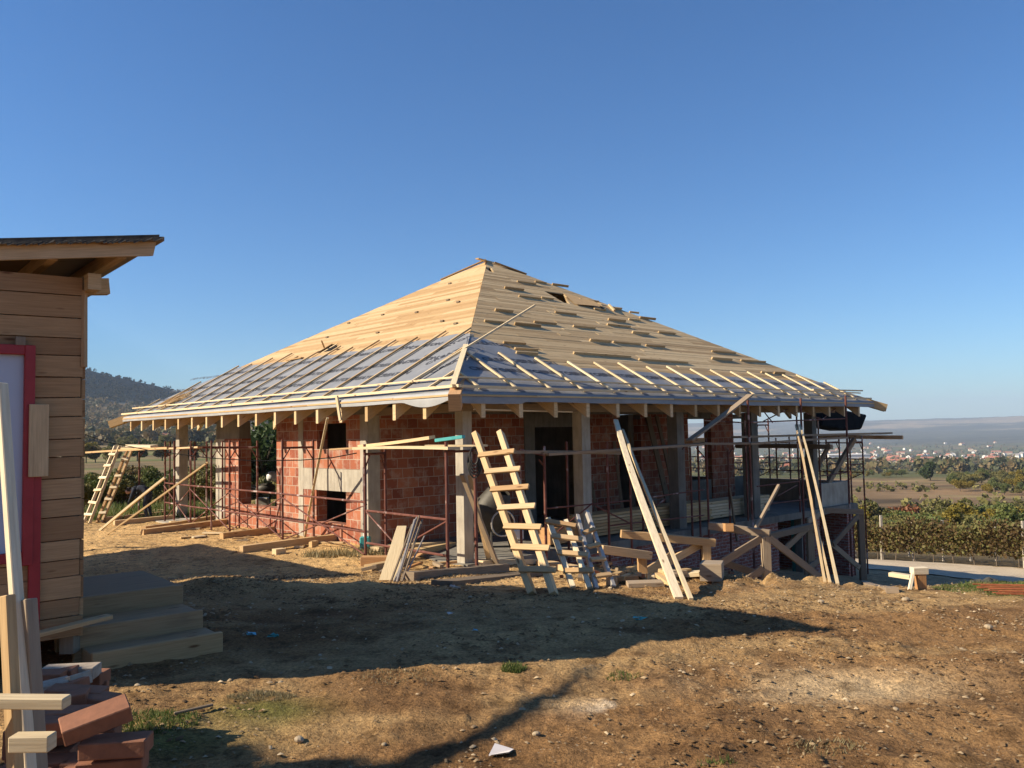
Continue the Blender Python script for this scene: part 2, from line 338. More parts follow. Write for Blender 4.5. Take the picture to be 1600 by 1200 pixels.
leafmat('leaf_dark', [(0, (.03, .05, .018)), (.5, (.05, .08, .026)), (1, (.09, .115, .04))])
leafmat('leaf_wood', [(0, (.065, .075, .035)), (.4, (.11, .11, .05)), (.7, (.17, .125, .06)), (1, (.24, .17, .075))])
leafmat('grass_blade', [(0, (.06, .10, .02)), (.6, (.12, .16, .04)), (1, (.24, .22, .09))], .3)
leafmat('grass_dry', [(0, (.16, .13, .06)), (.6, (.26, .21, .11)), (1, (.36, .30, .17))], .3)
wood('chip', (.32, .22, .12), (.46, .34, .2), (.62, .5, .33), stain=0)

# ground: zone colours are a mesh attribute; the shader adds soil grain, straw and pebbles
m, t, n, l, b = newmat('ground_soil'); ob = coord(t, 'Object')
zc = attr(t, 'zone').outputs['Color']; nr = attr(t, 'near').outputs['Fac']
big = ramp(t, noise(t, ob, .55, 5, .6), [(.3, (.78, .76, .74)), (.7, (1.2, 1.18, 1.12))])
mid = ramp(t, noise(t, ob, 4.5, 6, .68), [(.36, (.48, .46, .43)), (.47, (.95, .95, .95)), (.58, (1.08, 1.08, 1.06)), (.7, (1.5, 1.48, 1.42))])
fin = ramp(t, noise(t, ob, 38, 5, .7), [(.34, (.5, .47, .44)), (.52, (1.02, 1.02, 1.02)), (.7, (1.5, 1.48, 1.4))])
c = mixc(t, zc, big, 1., 'MULTIPLY'); c2 = mixc(t, mixc(t, c, mid, .85, 'MULTIPLY'), fin, .85, 'MULTIPLY')
vo = nd(t, 'ShaderNodeTexVoronoi'); vo.inputs['Scale'].default_value = 26; l.new(ob, vo.inputs['Vector'])
sp = ramp(t, vo.outputs['Distance'], [(.10, (1, 1, 1)), (.17, (0, 0, 0))])
c2 = mixc(t, c2, (.42, .34, .24), mixc(t, (0, 0, 0), sp, ramp(t, noise(t, ob, 1.7, 3), [(.5, (0, 0, 0)), (.62, (.8, .8, .8))])))
farn = ramp(t, noise(t, ob, .035, 8, .7), [(.3, (.62, .62, .62)), (.7, (1.36, 1.33, 1.25))])
farn2 = ramp(t, noise(t, mapping(t, ob, (1, 1, 2)), .009, 5, .6), [(.35, (.75, .78, .75)), (.65, (1.22, 1.18, 1.1))])
cf = mixc(t, mixc(t, zc, farn, 1., 'MULTIPLY'), farn2, 1., 'MULTIPLY')
l.new(mixc(t, cf, c2, nr), b.inputs['Base Color']); b.inputs['Roughness'].default_value = .95; b.inputs['Specular IOR Level'].default_value = .1
h1 = noise(t, ob, 9, 8, .7); h2 = noise(t, ob, 55, 4, .7)
ad = nd(t, 'ShaderNodeMath', operation='MULTIPLY_ADD'); l.new(h2, ad.inputs[0]); ad.inputs[1].default_value = .35; l.new(h1, ad.inputs[2]); bump(t, ad.outputs[0], b, 1., .06)
m, t, n, l, b = newmat('road_dirt'); ob = coord(t, 'Object')
c = mixc(t, ramp(t, noise(t, ob, .8, 6, .6), [(.3, (.42, .33, .22)), (.7, (.60, .49, .35))]), ramp(t, noise(t, ob, 14, 5, .7), [(.3, (.75, .74, .72)), (.7, (1.12, 1.1, 1.08))]), .8, 'MULTIPLY')
l.new(c, b.inputs['Base Color']); b.inputs['Roughness'].default_value = .95; bump(t, noise(t, ob, 12, 5), b, .5, .03)

# ------------------------------------------------------------------ ground sheet (polar grid around the yard, dense in front)
def build_ground():
    rs = np.concatenate([np.geomspace(.4, 30, 520, endpoint=False), np.geomspace(30, 9400, 430)])
    th = np.radians(np.concatenate([np.arange(-42, 40, .17), np.arange(40, 318, 3.)])); nR, nT = len(rs), len(th)
    Rg, Tg = np.meshgrid(rs, th, indexing='ij'); X = Rg*np.sin(Tg); Y = Rg*np.cos(Tg)
    Z = height(X.ravel(), Y.ravel()).reshape(X.shape)
    R = Rg; deg = np.degrees(np.where(Tg > math.pi, Tg-2*math.pi, Tg)); lf = 1-sstep(-6, 8, deg)
    a = (X-CX)*U[0]+(Y-CY)*U[1]; b = (X-CX)*V[0]+(Y-CY)*V[1]
    def col(*c): return np.array(c)[None, None, :]*np.ones(X.shape+(1,))
    def mix(A, B_, w_): return A*(1-w_[..., None])+B_*w_[..., None]
    n1 = fbm(X*.45+3, Y*.45, 4); n2 = fbm(X*1.1+31, Y*1.1+7, 4); n3 = fbm(X*3+11, Y*3+2, 3)
    Z0 = col(.27, .175, .092)
    Z0 = mix(Z0, col(.155, .09, .043), sstep(.05, .45, n1)*.5)                     # damp, darker earth
    Z0 = mix(Z0, col(.40, .295, .165), sstep(-.05, .4, fbm(X*.5+50, Y*1.1, 4)+.35*sstep(6.5, 8.5, Y))*.9); Z0 = mix(Z0, col(.15, .092, .05), sstep(.1, .4, fbm(X*2.2+5, Y*2.9+X*.6, 4))*.55)        # dry pale crust
    Z0 = mix(Z0, col(.58, .43, .235), sstep(9.2, 11.2, Y)*.85)                      # sandy clay by the building
    lime = np.exp(-((X-2.0)/.75)**2-((Y-5.45)/.35)**2)*sstep(-.3, .3, n3+.25); Z0 = mix(Z0, col(.62, .53, .38), np.clip(lime*.7, 0, .6))
    lime = np.exp(-((X-.75)/.35)**2-((Y-5.15)/.18)**2)*sstep(0, .25, n3); Z0 = mix(Z0, col(.6, .57, .52), np.clip(lime, 0, .9))
    gr = np.exp(-((X+1.55)/.35)**2-((Y-5.2)/.22)**2)+np.exp(-((X+2.0)/.5)**2-((Y-4.7)/.25)**2)*.8
    gr = gr+sstep(4.3, 5, X)*sstep(8.0, 8.8, Y)*(1-sstep(11.5, 13, Y))*.9+.5*sstep(22, 30, np.abs(R))
    Z0 = mix(Z0, col(.12, .14, .045), np.clip(gr*sstep(-.35, .3, n2+.1), 0, .85))
    low = sstep(12.5, 14, Y)*sstep(.5, 3, X)
    Z0 = mix(Z0, col(.36, .30, .23), low*.8)
    # far land
    FR = mix(col(.17, .125, .07), col(.20, .135, .08), sstep(70, 105, R))            # brown field
    st = sstep(.05, .3, fbm(X/60, Y/14, 3)); FR = mix(FR, col(.085, .062, .042), st*sstep(100, 140, R)*.75)
    FR = mix(FR, col(.22, .17, .09), sstep(.1, .35, fbm(X/30+5, Y/9, 3))*sstep(110, 160, R)*(1-sstep(380, 480, R)))
    FR = mix(FR, col(.10, .105, .045), sstep(380, 460, R))
    FR = mix(FR, col(.17, .13, .075), sstep(0, .3, fbm(X/260, Y/260, 4))*sstep(450, 700, R))
    FR = mix(FR, col(.07, .072, .055), sstep(3200, 4200, R)*.9); FR = mix(FR, col(.05, .05, .03), sstep(0, .2, fbm(X/500+9, Y/260, 4))*sstep(3200, 4200, R)*.8)
    FR = mix(FR, col(.26, .20, .13), sstep(.12, .3, fbm(X/1100, Y/420, 4))*sstep(4000, 6000, R))
    FL = mix(col(.17, .145, .07), col(.22, .165, .095), sstep(60, 110, R)); FL = mix(FL, col(.16, .17, .07), sstep(.0, .3, fbm(X/45, Y/20, 3)))
    FL = mix(FL, col(.13, .10, .055), sstep(420, 700, R)); sc_ = sstep(.05, .4, fbm(X/170+3, Y/170, 4))*sstep(800, 1100, R)*(1-sstep(1500, 1900, R))
    FL = mix(FL, col(.24, .23, .21), sc_*.8)
    FL = mix(FL, col(.045, .052, .024), sstep(1600, 1900, R+250*fbm(X/300, Y/300, 3))); FL = mix(FL, col(.09, .06, .03), sstep(.12, .4, fbm(X/90, Y/90, 4))*sstep(1600, 1900, R)*.7)
    FF = mix(FR, FL, lf); Z0 = Z0*np.array([1.14, 1.01, .86]); zone = mix(Z0, FF, sstep(30, 46, R))
    nearf = 1-sstep(20, 60, R)
    nv = nR*nT; me = bpy.data.meshes.new('ground'); co = np.stack([X, Y, Z], -1).reshape(-1, 3)
    i = np.arange(nR-1)[:, None]; j = np.arange(nT)[None]; j2 = (j+1) % nT
    q = np.stack([i*nT+j, i*nT+j2, (i+1)*nT+j2, (i+1)*nT+j], -1).reshape(-1, 4)[:, ::-1]
    me.vertices.add(nv); me.vertices.foreach_set('co', co.ravel()); me.loops.add(q.size); me.loops.foreach_set('vertex_index', q.ravel().astype(np.int32))
    me.polygons.add(len(q)); me.polygons.foreach_set('loop_start', np.arange(0, q.size, 4)); me.update(calc_edges=True)
    at = me.attributes.new('zone', 'FLOAT_COLOR', 'POINT'); at.data.foreach_set('color', np.concatenate([zone, np.ones(X.shape+(1,))], -1).ravel())
    at = me.attributes.new('near', 'FLOAT', 'POINT'); at.data.foreach_set('value', nearf.ravel())
    tag(finish(me, 'ground', 'ground_soil', smooth=True), kind='structure')
build_ground()
def strip(name, ctr, width, mat, lift=.02, n=60, kind='structure'):
    ctr = np.array(ctr, float); s_ = np.r_[0, np.cumsum(np.hypot(*np.diff(ctr, axis=0).T))]; q = np.linspace(0, s_[-1], n)
    x = np.interp(q, s_, ctr[:, 0]); y = np.interp(q, s_, ctr[:, 1]); tx = np.gradient(x); ty = np.gradient(y); L = np.hypot(tx, ty); nx, ny = -ty/L, tx/L
    mb = MB(); m_ = 9
    for i in range(n):
        for j in range(m_):
            f_ = (j/(m_-1)-.5)*width*(1+.06*math.sin(i*1.7+j)); xx, yy = x[i]+nx[i]*f_, y[i]+ny[i]*f_
            mb.v.append((xx, yy, G(xx, yy)+lift)); mb.t.append(.5)
    for i in range(n-1):
        for j in range(m_-1): k = i*m_+j; mb.face([k, k+m_, k+m_+1, k+1], [(0, 0)]*4)
    return tag(mb.build(name, mat, smooth=True), kind=kind)
strip('dirt_road', [(3, 46), (9.5, 38.5), (12.6, 33), (15.4, 29.2), (20, 24), (28, 17)], 5.2, 'road_dirt', .03, 160)

# ================================================================== THE HOUSE
A_, B_, Z0_, ZA = 14.75, 15.1, 2.28, 6.52
HROT = math.atan2(U[1], U[0])
house = empty('unfinished_house', (CX, CY, 0), 'single-storey red block house under construction with a large unfinished hip roof', 'house', rot=HROT)
def hb(name, mat, boxes, parent=house, bevel=0):
    mb = MB()
    for bx in boxes: mb.box(bx[:3], bx[3:], W)
    return mb.build(name, mat, parent, bevel=bevel)
# left wall (plane a=.85..1.10)
WT = 2.06
hb('brick_wall', 'clay_block', [(.85, 4.02, -.6, 1.10, 7.47, -.13), (.85, 4.02, -.13, 1.10, 4.56, .53), (.85, 5.72, -.13, 1.10, 7.47, .53),
    (.85, 6.46, .53, 1.10, 7.47, WT), (.85, 4.02, .98, 1.10, 6.26, 1.38), (.85, 4.02, 1.38, 1.10, 4.54, 1.91), (.85, 5.68, 1.38, 1.10, 6.26, 1.91),
    (.85, 4.02, 1.91, 1.10, 6.26, WT), (.85, 4.02+.3, .45, 1.1, 4.56, .53)])
tag(hb('brick_parapet', 'clay_block', [(.86, 7.47, -.6, 1.10, 9.36, .05)]), 'low orange block wall under the open bay')
pl = hb('brick_pillar', 'clay_block', [(.85, 9.36, -.6, 1.15, 10.2, 1.63)])
hb('concrete_head', 'concrete_shaded', [(.855, 9.37, 1.63, 1.145, 10.7, 1.9)], pl)  # eave shade is put into this darker concrete colour
hb('concrete_casing', 'concrete', [(.845, 10.2, -.6, 1.155, 10.7, 1.63)], pl)
hb('concrete_band', 'concrete', [(.843, 4.03, .53, 1.105, 6.26, .975)])
hb('concrete_column', 'concrete', [(.84, 6.26, -.6, 1.11, 6.46, WT)])
hb('concrete_column', 'concrete', [(.84, 3.75, -.6, 1.12, 4.02, WT)])
hb('ring_beam', 'concrete_shaded', [(.86, 3.76, 2.06, 1.12, 14.0, 2.2), (1.12, 3.78, 2.06, 13.7, 4.0, 2.2), (.86, 9.37, 1.9, 1.14, 10.69, 2.055)])
# wall behind the veranda (plane b=3.75)
for q in ((1.12, 3.77, -.6, 5.05, 4.02, WT), (7.25, 3.77, -.5, 8.4, 4.02, WT), (9.3, 3.77, -.5, 11.4, 4.02, WT)): hb('brick_wall', 'clay_block', [q])
hb('door_frame', 'concrete_shaded', [(5.05, 3.74, -.5, 5.37, 4.03, WT), (6.95, 3.74, -.5, 7.25, 4.03, WT), (5.37, 3.74, 1.76, 6.95, 4.03, WT)])
hb('brick_pillar', 'clay_block', [(12.5, 3.75, -.5, 13.65, 4.0, WT)])
# inner walls, ceiling slab, floor slab
hb('inner_wall', 'concrete_shaded', [(1.12, 7.2, -.5, 9.3, 7.42, WT), (9.1, 4.02, -.5, 9.3, 7.2, WT), (7.25, 4.02, -.5, 7.4, 6.2, WT), (11.2, 4.02, -.5, 11.4, 5.6, WT)])  # gloom of the rooms is put into the darker wall colour
hb('ceiling_slab', 'concrete_shaded', [(1.12, 4.0, 2.2, 13.6, 13.9, 2.32)])
hb('floor_slab', 'concrete_shaded', [(.7, .62, -.66, 14.85, 3.75, -.5), (1.1, 3.77, -.66, 14.85, 14.2, -.505)])
hb('floor_slab', 'concrete', [(-.05, 11.2, -.64, 1.0, 14.3, -.46)])
hb('concrete_lintel', 'concrete_shaded', [(9.3, 3.78, 1.93, 9.31, 4.0, 2.05), (11.4, 3.76, 1.93, 12.5, 4.01, 2.06), (13.65, 3.76, 1.93, 14.2, 4.01, 2.06)])
# posts of the veranda
for a, b_, s_ in ((.85, .85, .2), (3.9, .95, .24), (6.95, .95, .26), (9.95, .95, .28), (12.95, .95, .24), (.85, 12.9, .24)):
    hb('concrete_post', 'concrete' if a < 5 or b_ > 5 else 'concrete_shaded', [(a-s_/2, b_-s_/2, -.62 if b_ > .9 or a > 1 else -.55, a+s_/2, b_+s_/2, 2.02)])  # farther posts take the darker copy, veranda shade in the colour
for q in ((.75, .75, 2.02, 14, .93, 2.16), (.77, .93, 2.02, .95, 3.74, 2.16), (.77, 10.75, 2.02, .95, 14.3, 2.16)): hb('wall_plate', 'wood_old', [q])
# terrace parapet, basement
hb('terrace_parapet', 'concrete', [(13.1, .78, -.5, 14.6, .93, .12), (14.6, .78, -.5, 14.76, 9, .12)])
for q in ((12.0, 6.0, -.5, 14.59, 6.12, .16), (11.4, 3.79, -.5, 12.5, 3.99, .2), (13.65, 3.79, -.5, 14.59, 3.99, .2)): hb('parapet', 'concrete_shaded', [q])
hb('basement_wall', 'old_brick', [(2.2, .66, -2.6, 10.6, .9, -.66), (10.37, .9, -2.6, 10.6, 3.5, -.66), (12.4, .66, -3.2, 12.7, .95, -.66), (14.3, .68, -3.2, 14.6, 5, -.66)])
for a in (10.9,): hb('teal_pier', 'plastic_teal', [(12.2, 1.0, -3.2, 12.38, 1.2, -.66)])
hb('concrete_pier', 'concrete_shaded', [(12.0, .8, -3.2, 12.18, 1.0, -.66)])
# ------------------------------------------------------------------ roof
KL = (ZA-Z0_)/(A_/2); KR = (ZA-Z0_)/(B_/2)
def slope(side):
    if side == 'L': return lambda s, t, h=0.: W(t, s, Z0_+KL*t+h), A_/2, B_, B_/A_
    if side == 'R': return lambda s, t, h=0.: W(s, t, Z0_+KR*t+h), B_/2, A_, A_/B_
    if side == 'BL': return lambda s, t, h=0.: W(A_-t, s, Z0_+KL*t+h), A_/2, B_, B_/A_
    return lambda s, t, h=0.: W(s, B_-t, Z0_+KR*t+h), B_/2, A_, A_/B_
holes = {'L': [(7.5, 8.65, 2.5, 2.95)], 'R': [(7.62, 8.5, 4.9, 5.62), (6.62, 7.0, 6.55, 6.95)]}
roof = None
for side in ('L', 'R', 'BL', 'BR'):
    f_, T, S, k = slope(side); mb = MB(); st = .122 if side in 'LR' else .3; t_ = -.04
    while t_ < T-.05:
        t1 = min(t_+st, T); lo0, hi0 = max(t_, 0)*k, S-max(t_, 0)*k; lo1, hi1 = max(t1, 0)*k, S-max(t1, 0)*k
        cuts = [0.]; x = random.uniform(.5, 4)
        while x < S: cuts.append(x); x += random.choice([2, 3, 4, 4])*random.uniform(.9, 1.05)
        cuts.append(S)
        segs = [(cuts[i], cuts[i+1]) for i in range(len(cuts)-1)]
        for (ha, hb_, ta, tb) in holes.get(side, []):
            if ta <= t_+st/2 <= tb:
                g = (t_-ta)/(tb-ta); a2 = ha+(hb_-ha)*g*.75 if side == 'L' else ha; h2 = hb_ if side == 'L' else hb_-(hb_-ha)*(1-g)*.7
                segs = sum(([(p, min(q, a2)), (max(p, h2), q)] for p, q in segs), [])
        for p, q in segs:
            p0, q0 = max(p, lo0), min(q, hi0); p1, q1 = max(p, lo1), min(q, hi1)
            if q0-p0 < .05 or q1 < p1: q1 = max(q1, p1)
            if q0-p0 < .05: continue
            j = random.uniform(-.004, .004) if side != 'R' else random.uniform(-.0035, .0035); g_ = .003; tl = random.uniform(0, .004) if side == 'R' else 0
            th = .024; c = [f_(p0+g_, t_+.001, -th+j), f_(q0-g_, t_+.001, -th+j), f_(q1-g_, t1-.002, -th+j), f_(p1+g_, t1-.002, -th+j), f_(p0+g_, t_+.001, j+tl), f_(q0-g_, t_+.001, j+tl), f_(q1-g_, t1-.002, j), f_(p1+g_, t1-.002, j)]
            mb.hexa(c)
        t_ += st
    o = mb.build('roof' if roof is None else 'roof_boarding', 'wood_roof_fresh' if side != 'R' else 'wood_roof_weathered', house)
    if roof is None: roof = o
    if side == 'R': roofR = o; tag(o, 'weathered board slope with loose foot cleats')
    if side == 'L': tag(o, 'fresh pale board slope')
# rafters
def rafter(side, s, tmax, wdt=.085, dep=.2):
    f_, T, S, k = slope(side); mb = MB(); t1 = min(tmax, s/k, (S-s)/k); t1 = max(t1, .5)
    hw = wdt/2; e = -.026
    c = [f_(s-hw, 0, e-dep-.14), f_(s-hw, t1, e-dep), f_(s+hw, t1, e-dep), f_(s+hw, 0, e-dep-.14), f_(s-hw, 0, e), f_(s-hw, t1, e), f_(s+hw, t1, e), f_(s+hw, 0, e)]
    c[0] = f_(s-hw, .0, e-.36); c[3] = f_(s+hw, .0, e-.36)
    c[1] = f_(s-hw, t1, e-dep*.9); c[2] = f_(s+hw, t1, e-dep*.9)
    mb.hexa(c); return mb.build('rafter', 'wood_new', roof)
LS = [.80+.849*i for i in range(17)]; RS = [.565+.829*i for i in range(17)]
for s in LS[:17]: rafter('L', s, 3.2)
for s in RS[:17]: rafter('R', s, 3.2)
for s in LS[2::3]: rafter('BL', s, 3)
for s in RS[2::3]: rafter('BR', s, 3)
for i, (p, q) in enumerate((((-.13, -.13, 2.12), (4.5, 4.6, 4.3)), ((A_+.25, -.2, 2.12), (A_-4.5, 4.6, 4.3)), ((-.25, B_+.2, 2.1), (4.5, B_-4.6, 4.3)))):
    mb = MB(); mb.beam(W(*p), W(*q), .19, .27 if i == 0 else .2); mb.build('hip_beam', 'wood_orange' if i == 0 else 'wood_new', roof)
# near-corner beam end is squared off and hangs a little lower
# membrane, with a droop over the eave
def sheet(side, pts_t, name, lift=.012, mat='membrane', ns=150, nt=14, s0=0., s1=None, rough=.007):
    f_, T, S, k = slope(side); mb = MB(); s1 = S if s1 is None else s1
    for i in range(ns+1):
        s = s0+(s1-s0)*i/ns
        for j in range(nt+1):
            tt = pts_t(s)*j/nt; lo, hi = tt*k, S-tt*k; ss = min(max(s, lo-.02), hi+.02)
            w_ = float(fbm(np.array([ss*1.3]), np.array([tt*1.3+3]), 3)[0])*rough*2
            mb.v.append(tuple(f_(ss, tt, lift+rough+w_))); mb.t.append(.5)
    for i in range(ns):
        for j in range(nt): q = i*(nt+1)+j; mb.face([q, q+1, q+nt+2, q+nt+1][::-1] if side == 'R' else [q, q+1, q+nt+2, q+nt+1], [(0, 0)]*4)
    return mb.build(name, mat, roof, smooth=True)
def tL(s): return float(np.interp(s, [0, 2.3, 3.0, 5, 9.4, 12, 13.6, B_], [2.3, 2.27, 2.3, 2.2, 2.25, 2.35, 2.25, 1.6])+.03*math.sin(s*5))
def tR(s): return float(np.interp(s, [0, 2.1, 2.45, 3.05, 3.4, 4.0, 8, 11, 15], [2.15, 2.15, 2.1, 1.45, 1.15, 1.06, 1.05, 1.02, .98])+.015*math.sin(s*6))
memL = sheet('L', tL, 'membrane'); memR = sheet('R', tR, 'membrane')
def flap(side, name, mat, drop, lo=0., hi=None):
    f_, T, S, k = slope(side); mb = MB(); hi = S if hi is None else hi; n = 160
    for i in range(n+1):
        s = lo+(hi-lo)*i/n; d = drop(s); w_ = .005*math.sin(s*2.1)+.004*math.sin(s*5.3)
        for q, (tt, h) in enumerate(((.02, .022), (-.015, .02), (-.03, -d*.5), (-.03+w_, -d))):
            p = f_(s, tt, 0); p[2] = Z0_+h+(KL*tt if q == 0 else 0); mb.v.append(tuple(p)); mb.t.append(.5)
    for i in range(n):
        for j in range(3): q = i*4+j; mb.face([q, q+4, q+5, q+1], [(0, 0)]*4)
    return mb.build(name, mat, roof, smooth=True)
flap('L', 'membrane_flap', 'membrane_sunlit', lambda s: .105+.004*math.sin(s*3)+(.09*max(0, math.sin((s-.15)*math.pi/1.2)) if .15 < s < 1.35 else 0))
flap('R', 'membrane_flap', 'membrane', lambda s: .13+.006*math.sin(s*2.3)+(.03 if s < 1.4 else 0))
# printed lettering on the underlay
def lettering(mem, places):
    cu = bpy.data.curves.new('t', 'FONT'); cu.body = 'CREATON'; cu.size = .20; cu.space_character = 1.02; cu.offset = .007
    to = bpy.data.objects.new('t', cu); COL.objects.link(to); dg = bpy.context.evaluated_depsgraph_get()
    src = bpy.data.meshes.new_from_object(to.evaluated_get(dg)); co = np.array([v.co[:] for v in src.vertices]); fs = [list(p.vertices) for p in src.polygons]
    bpy.data.objects.remove(to); bpy.data.meshes.remove(src); co[:, 0] -= co[:, 0].mean(); co[:, 1] -= co[:, 1].mean()
    for side, s, t_, rot, sc2 in places:
        mb = MB(); f_, T, S, k = slope(side); sg = -1 if side == 'L' else 1; k0 = len(mb.v); c_, s_ = math.cos(rot), math.sin(rot)
        for x, y, _ in co:
            xr, yr = (x*1.2*c_-y*s_)*sc2*1.15, (x*1.2*s_+y*c_)*sc2*1.15; ss = s+sg*xr; tt = t_+yr*.87
            w_ = float(fbm(np.array([ss*1.3]), np.array([tt*1.3+3]), 3)[0])*.014
            mb.v.append(tuple(f_(ss, tt, .025+w_))); mb.t.append(.5)
        for fc in fs: mb.face([k0+q for q in fc], [(0, 0)]*len(fc))
        mb.build('lettering', 'membrane_print', roof)
pl_ = []
for i in range(12): pl_.append(('L', 3.45+i*1.02, 1.95+.03*(i % 2), 0, .8))
for i in range(13): pl_.append(('L', 2.75+i*.98, 1.30-.02*(i % 3), 0, .8))
for i in range(13): pl_.append(('L', 2.95+i*.98, .82, 0, .78))
for i, (s, t_) in enumerate(((2.45, 1.7), (1.95, 1.35), (1.35, 1.0))): pl_.append(('L', s, t_, .95, .8))
lettering(memL, pl_)
pl_ = [('R', 2.25, 1.88, 0, .8), ('R', 2.0, 1.2, 0, .8), ('R', 2.85, 1.2, 0, .8)]
for i in range(15): pl_.append(('R', 1.35+i*.83, .8, 0, .78))
lettering(memR, pl_)
# counter battens up the slope, and the two battens along the eave
def batten(side, s0, t0, s1, t1, h=.055, w_=.045, hh=.035, mat='wood_lath', par=None, name='counter_batten'):
    f_, *_ = slope(side); mb = MB(); mb.beam(f_(s0, t0, h), f_(s1, t1, h), w_, hh); return mb.build(name, mat, par or roof)
for i, s in enumerate(LS):
    if s < 1.4: continue
    tm = min(2.35+random.uniform(0, .32), s/(B_/A_)-.03, (B_-s)*A_/B_+.1)
    batten('L', s+random.uniform(-.03, .03), .08, s-.03, tm, mat='wood_old' if 0 else 'wood_new')
batten('L', 1.55, .3, 1.15, 2.9, h=.1); batten('L', .85, .1, .8, .62)
batten('L', .12, .05, 1.55, 1.52, h=.1, w_=.09, hh=.03, name='hip_board')
for i, s in enumerate(RS):
    if s < .5: continue
    tm = min(1.42 if i < 3 else 1.2+random.uniform(0, .14), s*B_/A_-.02, (A_-s)*B_/A_)
    batten('R', s, .06, s-.02, tm, w_=.05)
for side, S in (('L', B_), ('R', A_)):
    for (t_, h, hh, w_) in ((.045, .085, .045, .055), (.34, .085, .03, .05)):
        x = -.05 if t_ < .1 else .32
        while x < S-.3:
            x2 = min(x+4.02, S+(.15 if side == 'L' else -.1)); batten(side, x, t_, x2-.01, t_+random.uniform(-.015, .015), h=h, w_=w_, hh=hh, name='eave_batten'); x = x2
batten('R', 12.0, .34, 14.95, .40, h=.12, name='eave_batten'); 
# thin white lath lying under the veranda eave
mb = MB(); mb.beam(W(.5, .15, 2.03), W(3.0, .35, 2.0), .05, .02); mb.build('lath', 'wood_pale', roof)
# foot cleats nailed on the weathered slope (read on the slope itself)
def HS(x, y, side):
    d = ray(x, y); k = KL if side == 'L' else KR; ax = U if side == 'L' else V; q0 = (O3-np.array([CX, CY, 0]))@ax
    t_ = (O3[2]-Z0_-k*q0)/(k*(d@ax)-d[2]); p = loc(O3+d*t_); return (p[1], p[0]) if side == 'L' else (p[0], p[1])
cl = [(788,451,818,455),(808,441,837,445),(837,442,852,443),(863,446,887,449),(809,463,846,469),(845,466,865,469),(773,486,801,489),(865,488,902,494),(754,501,796,508),(801,506,847,513),(832,503,871,509),(894,510,931,515),(906,470,934,473),(928,484,946,486),(952,481,971,485),(921,533,954,536),(785,536,822,540),(802,545,842,550),(805,553,840,556),(896,553,985,559),(1028,520,1055,523),(921,531,955,537),(958,536,1000,539),(1009,541,1038,543),(988,521,1013,523),(998,563,1074,568),(1112,550,1149,553),(1111,561,1144,564),(1157,564,1196,567),(1188,582,1207,584),(1209,584,1226,585),(953,481,972,484),(982,488,999,491),(1000,498,1023,500),(950,509,983,511),(982,500,1000,502),(949,500,978,504)]
cm = MB()
for k_, (x0, y0, x1, y1) in enumerate(cl):
    s0, t0 = HS(x0, y0, 'R'); s1, t1 = HS(x1, y1, 'R'); f_, *_ = slope('R'); tm = (t0+t1)/2; L = s1-s0
    mb = MB(); c0, c1 = f_(s0, tm, 0), f_(s1, tm+.01, 0); up = np.array([0, 0, 1.])
    nrm = np.cross(U, f_(0, 1)-f_(0, 0)); nrm /= np.linalg.norm(nrm); hgt = .05 if k_ % 3 else .065
    mb.beam(c0+nrm*hgt/2, c1+nrm*hgt/2, .032, hgt, up=nrm); mb.build('roof_block', 'wood_roof_weathered', roofR)
for x, y in ((700,470),(716,473),(651,489),(691,503),(712,507),(590,521),(511,528),(598,493),(703,444),(545,506)):
    s, t_ = HS(x, y, 'L'); f_, *_ = slope('L'); mb = MB(); mb.beam(f_(s-.05, t_, .02), f_(s+.05, t_, .02), .05, .04, tint=.0); mb.build('roof_block', 'wood_old', roof)  # small dark blocks standing for dark marks on the left slope
# board over the hole, hip boards and the little overhanging ridge piece
f_, *_ = slope('R'); mb = MB(); mb.quad([f_(8.35, 5.55, .02), f_(7.95, 4.75, .03), f_(8.9, 4.6, .12), f_(8.9, 4.95, .12)]); mb.build('lifted_board', 'wood_roof_fresh', roofR)
mb = MB(); mb.beam(f_(8.9, 4.55, .05), f_(9.15, 5.0, .05), .05, .05); mb.beam(f_(9.35, 4.6, .05), f_(9.6, 5.0, .05), .05, .05); mb.build('brace_board', 'wood_new', roofR)
mb = MB(); mb.beam(f_(0, 0, .01)*0+W(A_/2-.6, B_/2-.25, ZA-.06), W(A_/2+.3, B_/2+.1, ZA-.01), .1, .03); mb.beam(W(A_/2-.9, B_/2+1.0, ZA-.50), W(A_/2-.05, B_/2, ZA+.02), .12, .025)
mb.beam(W(A_/2, B_/2-.3, ZA-.1), W(A_/2+.8, B_/2-.75, ZA-.41), .1, .03); mb.build('ridge_board', 'wood_roof_fresh', roof)
f_, *_ = slope('L'); mb = MB()
for i in range(26):
    s = 13.2+random.gauss(0, .25); t_ = .55+random.gauss(0, .18); mb.beam(f_(s-.2, t_-.1, .05+i*.002), f_(s-.55, t_+.15, .06+i*.003), .035, .012)
mb.build('shingle_bundle', 'wood_board', roof)
mb = MB(); mb.beam(f_(8.9, 2.3, .03), f_(9.5, 2.2, .06), .1, .03); mb.beam(f_(8.6, 2.75, .03), f_(8.3, 2.5, .3), .03, .03); mb.build('loose_board', 'wood_board', roof)
# nailed upright on an eave rafter
mb = MB(); mb.beam(HA(526, 619, -.06), HA(532, 657, -.06), .07, .03, up=U); mb.build('hanging_board', 'wood_pale', roof)
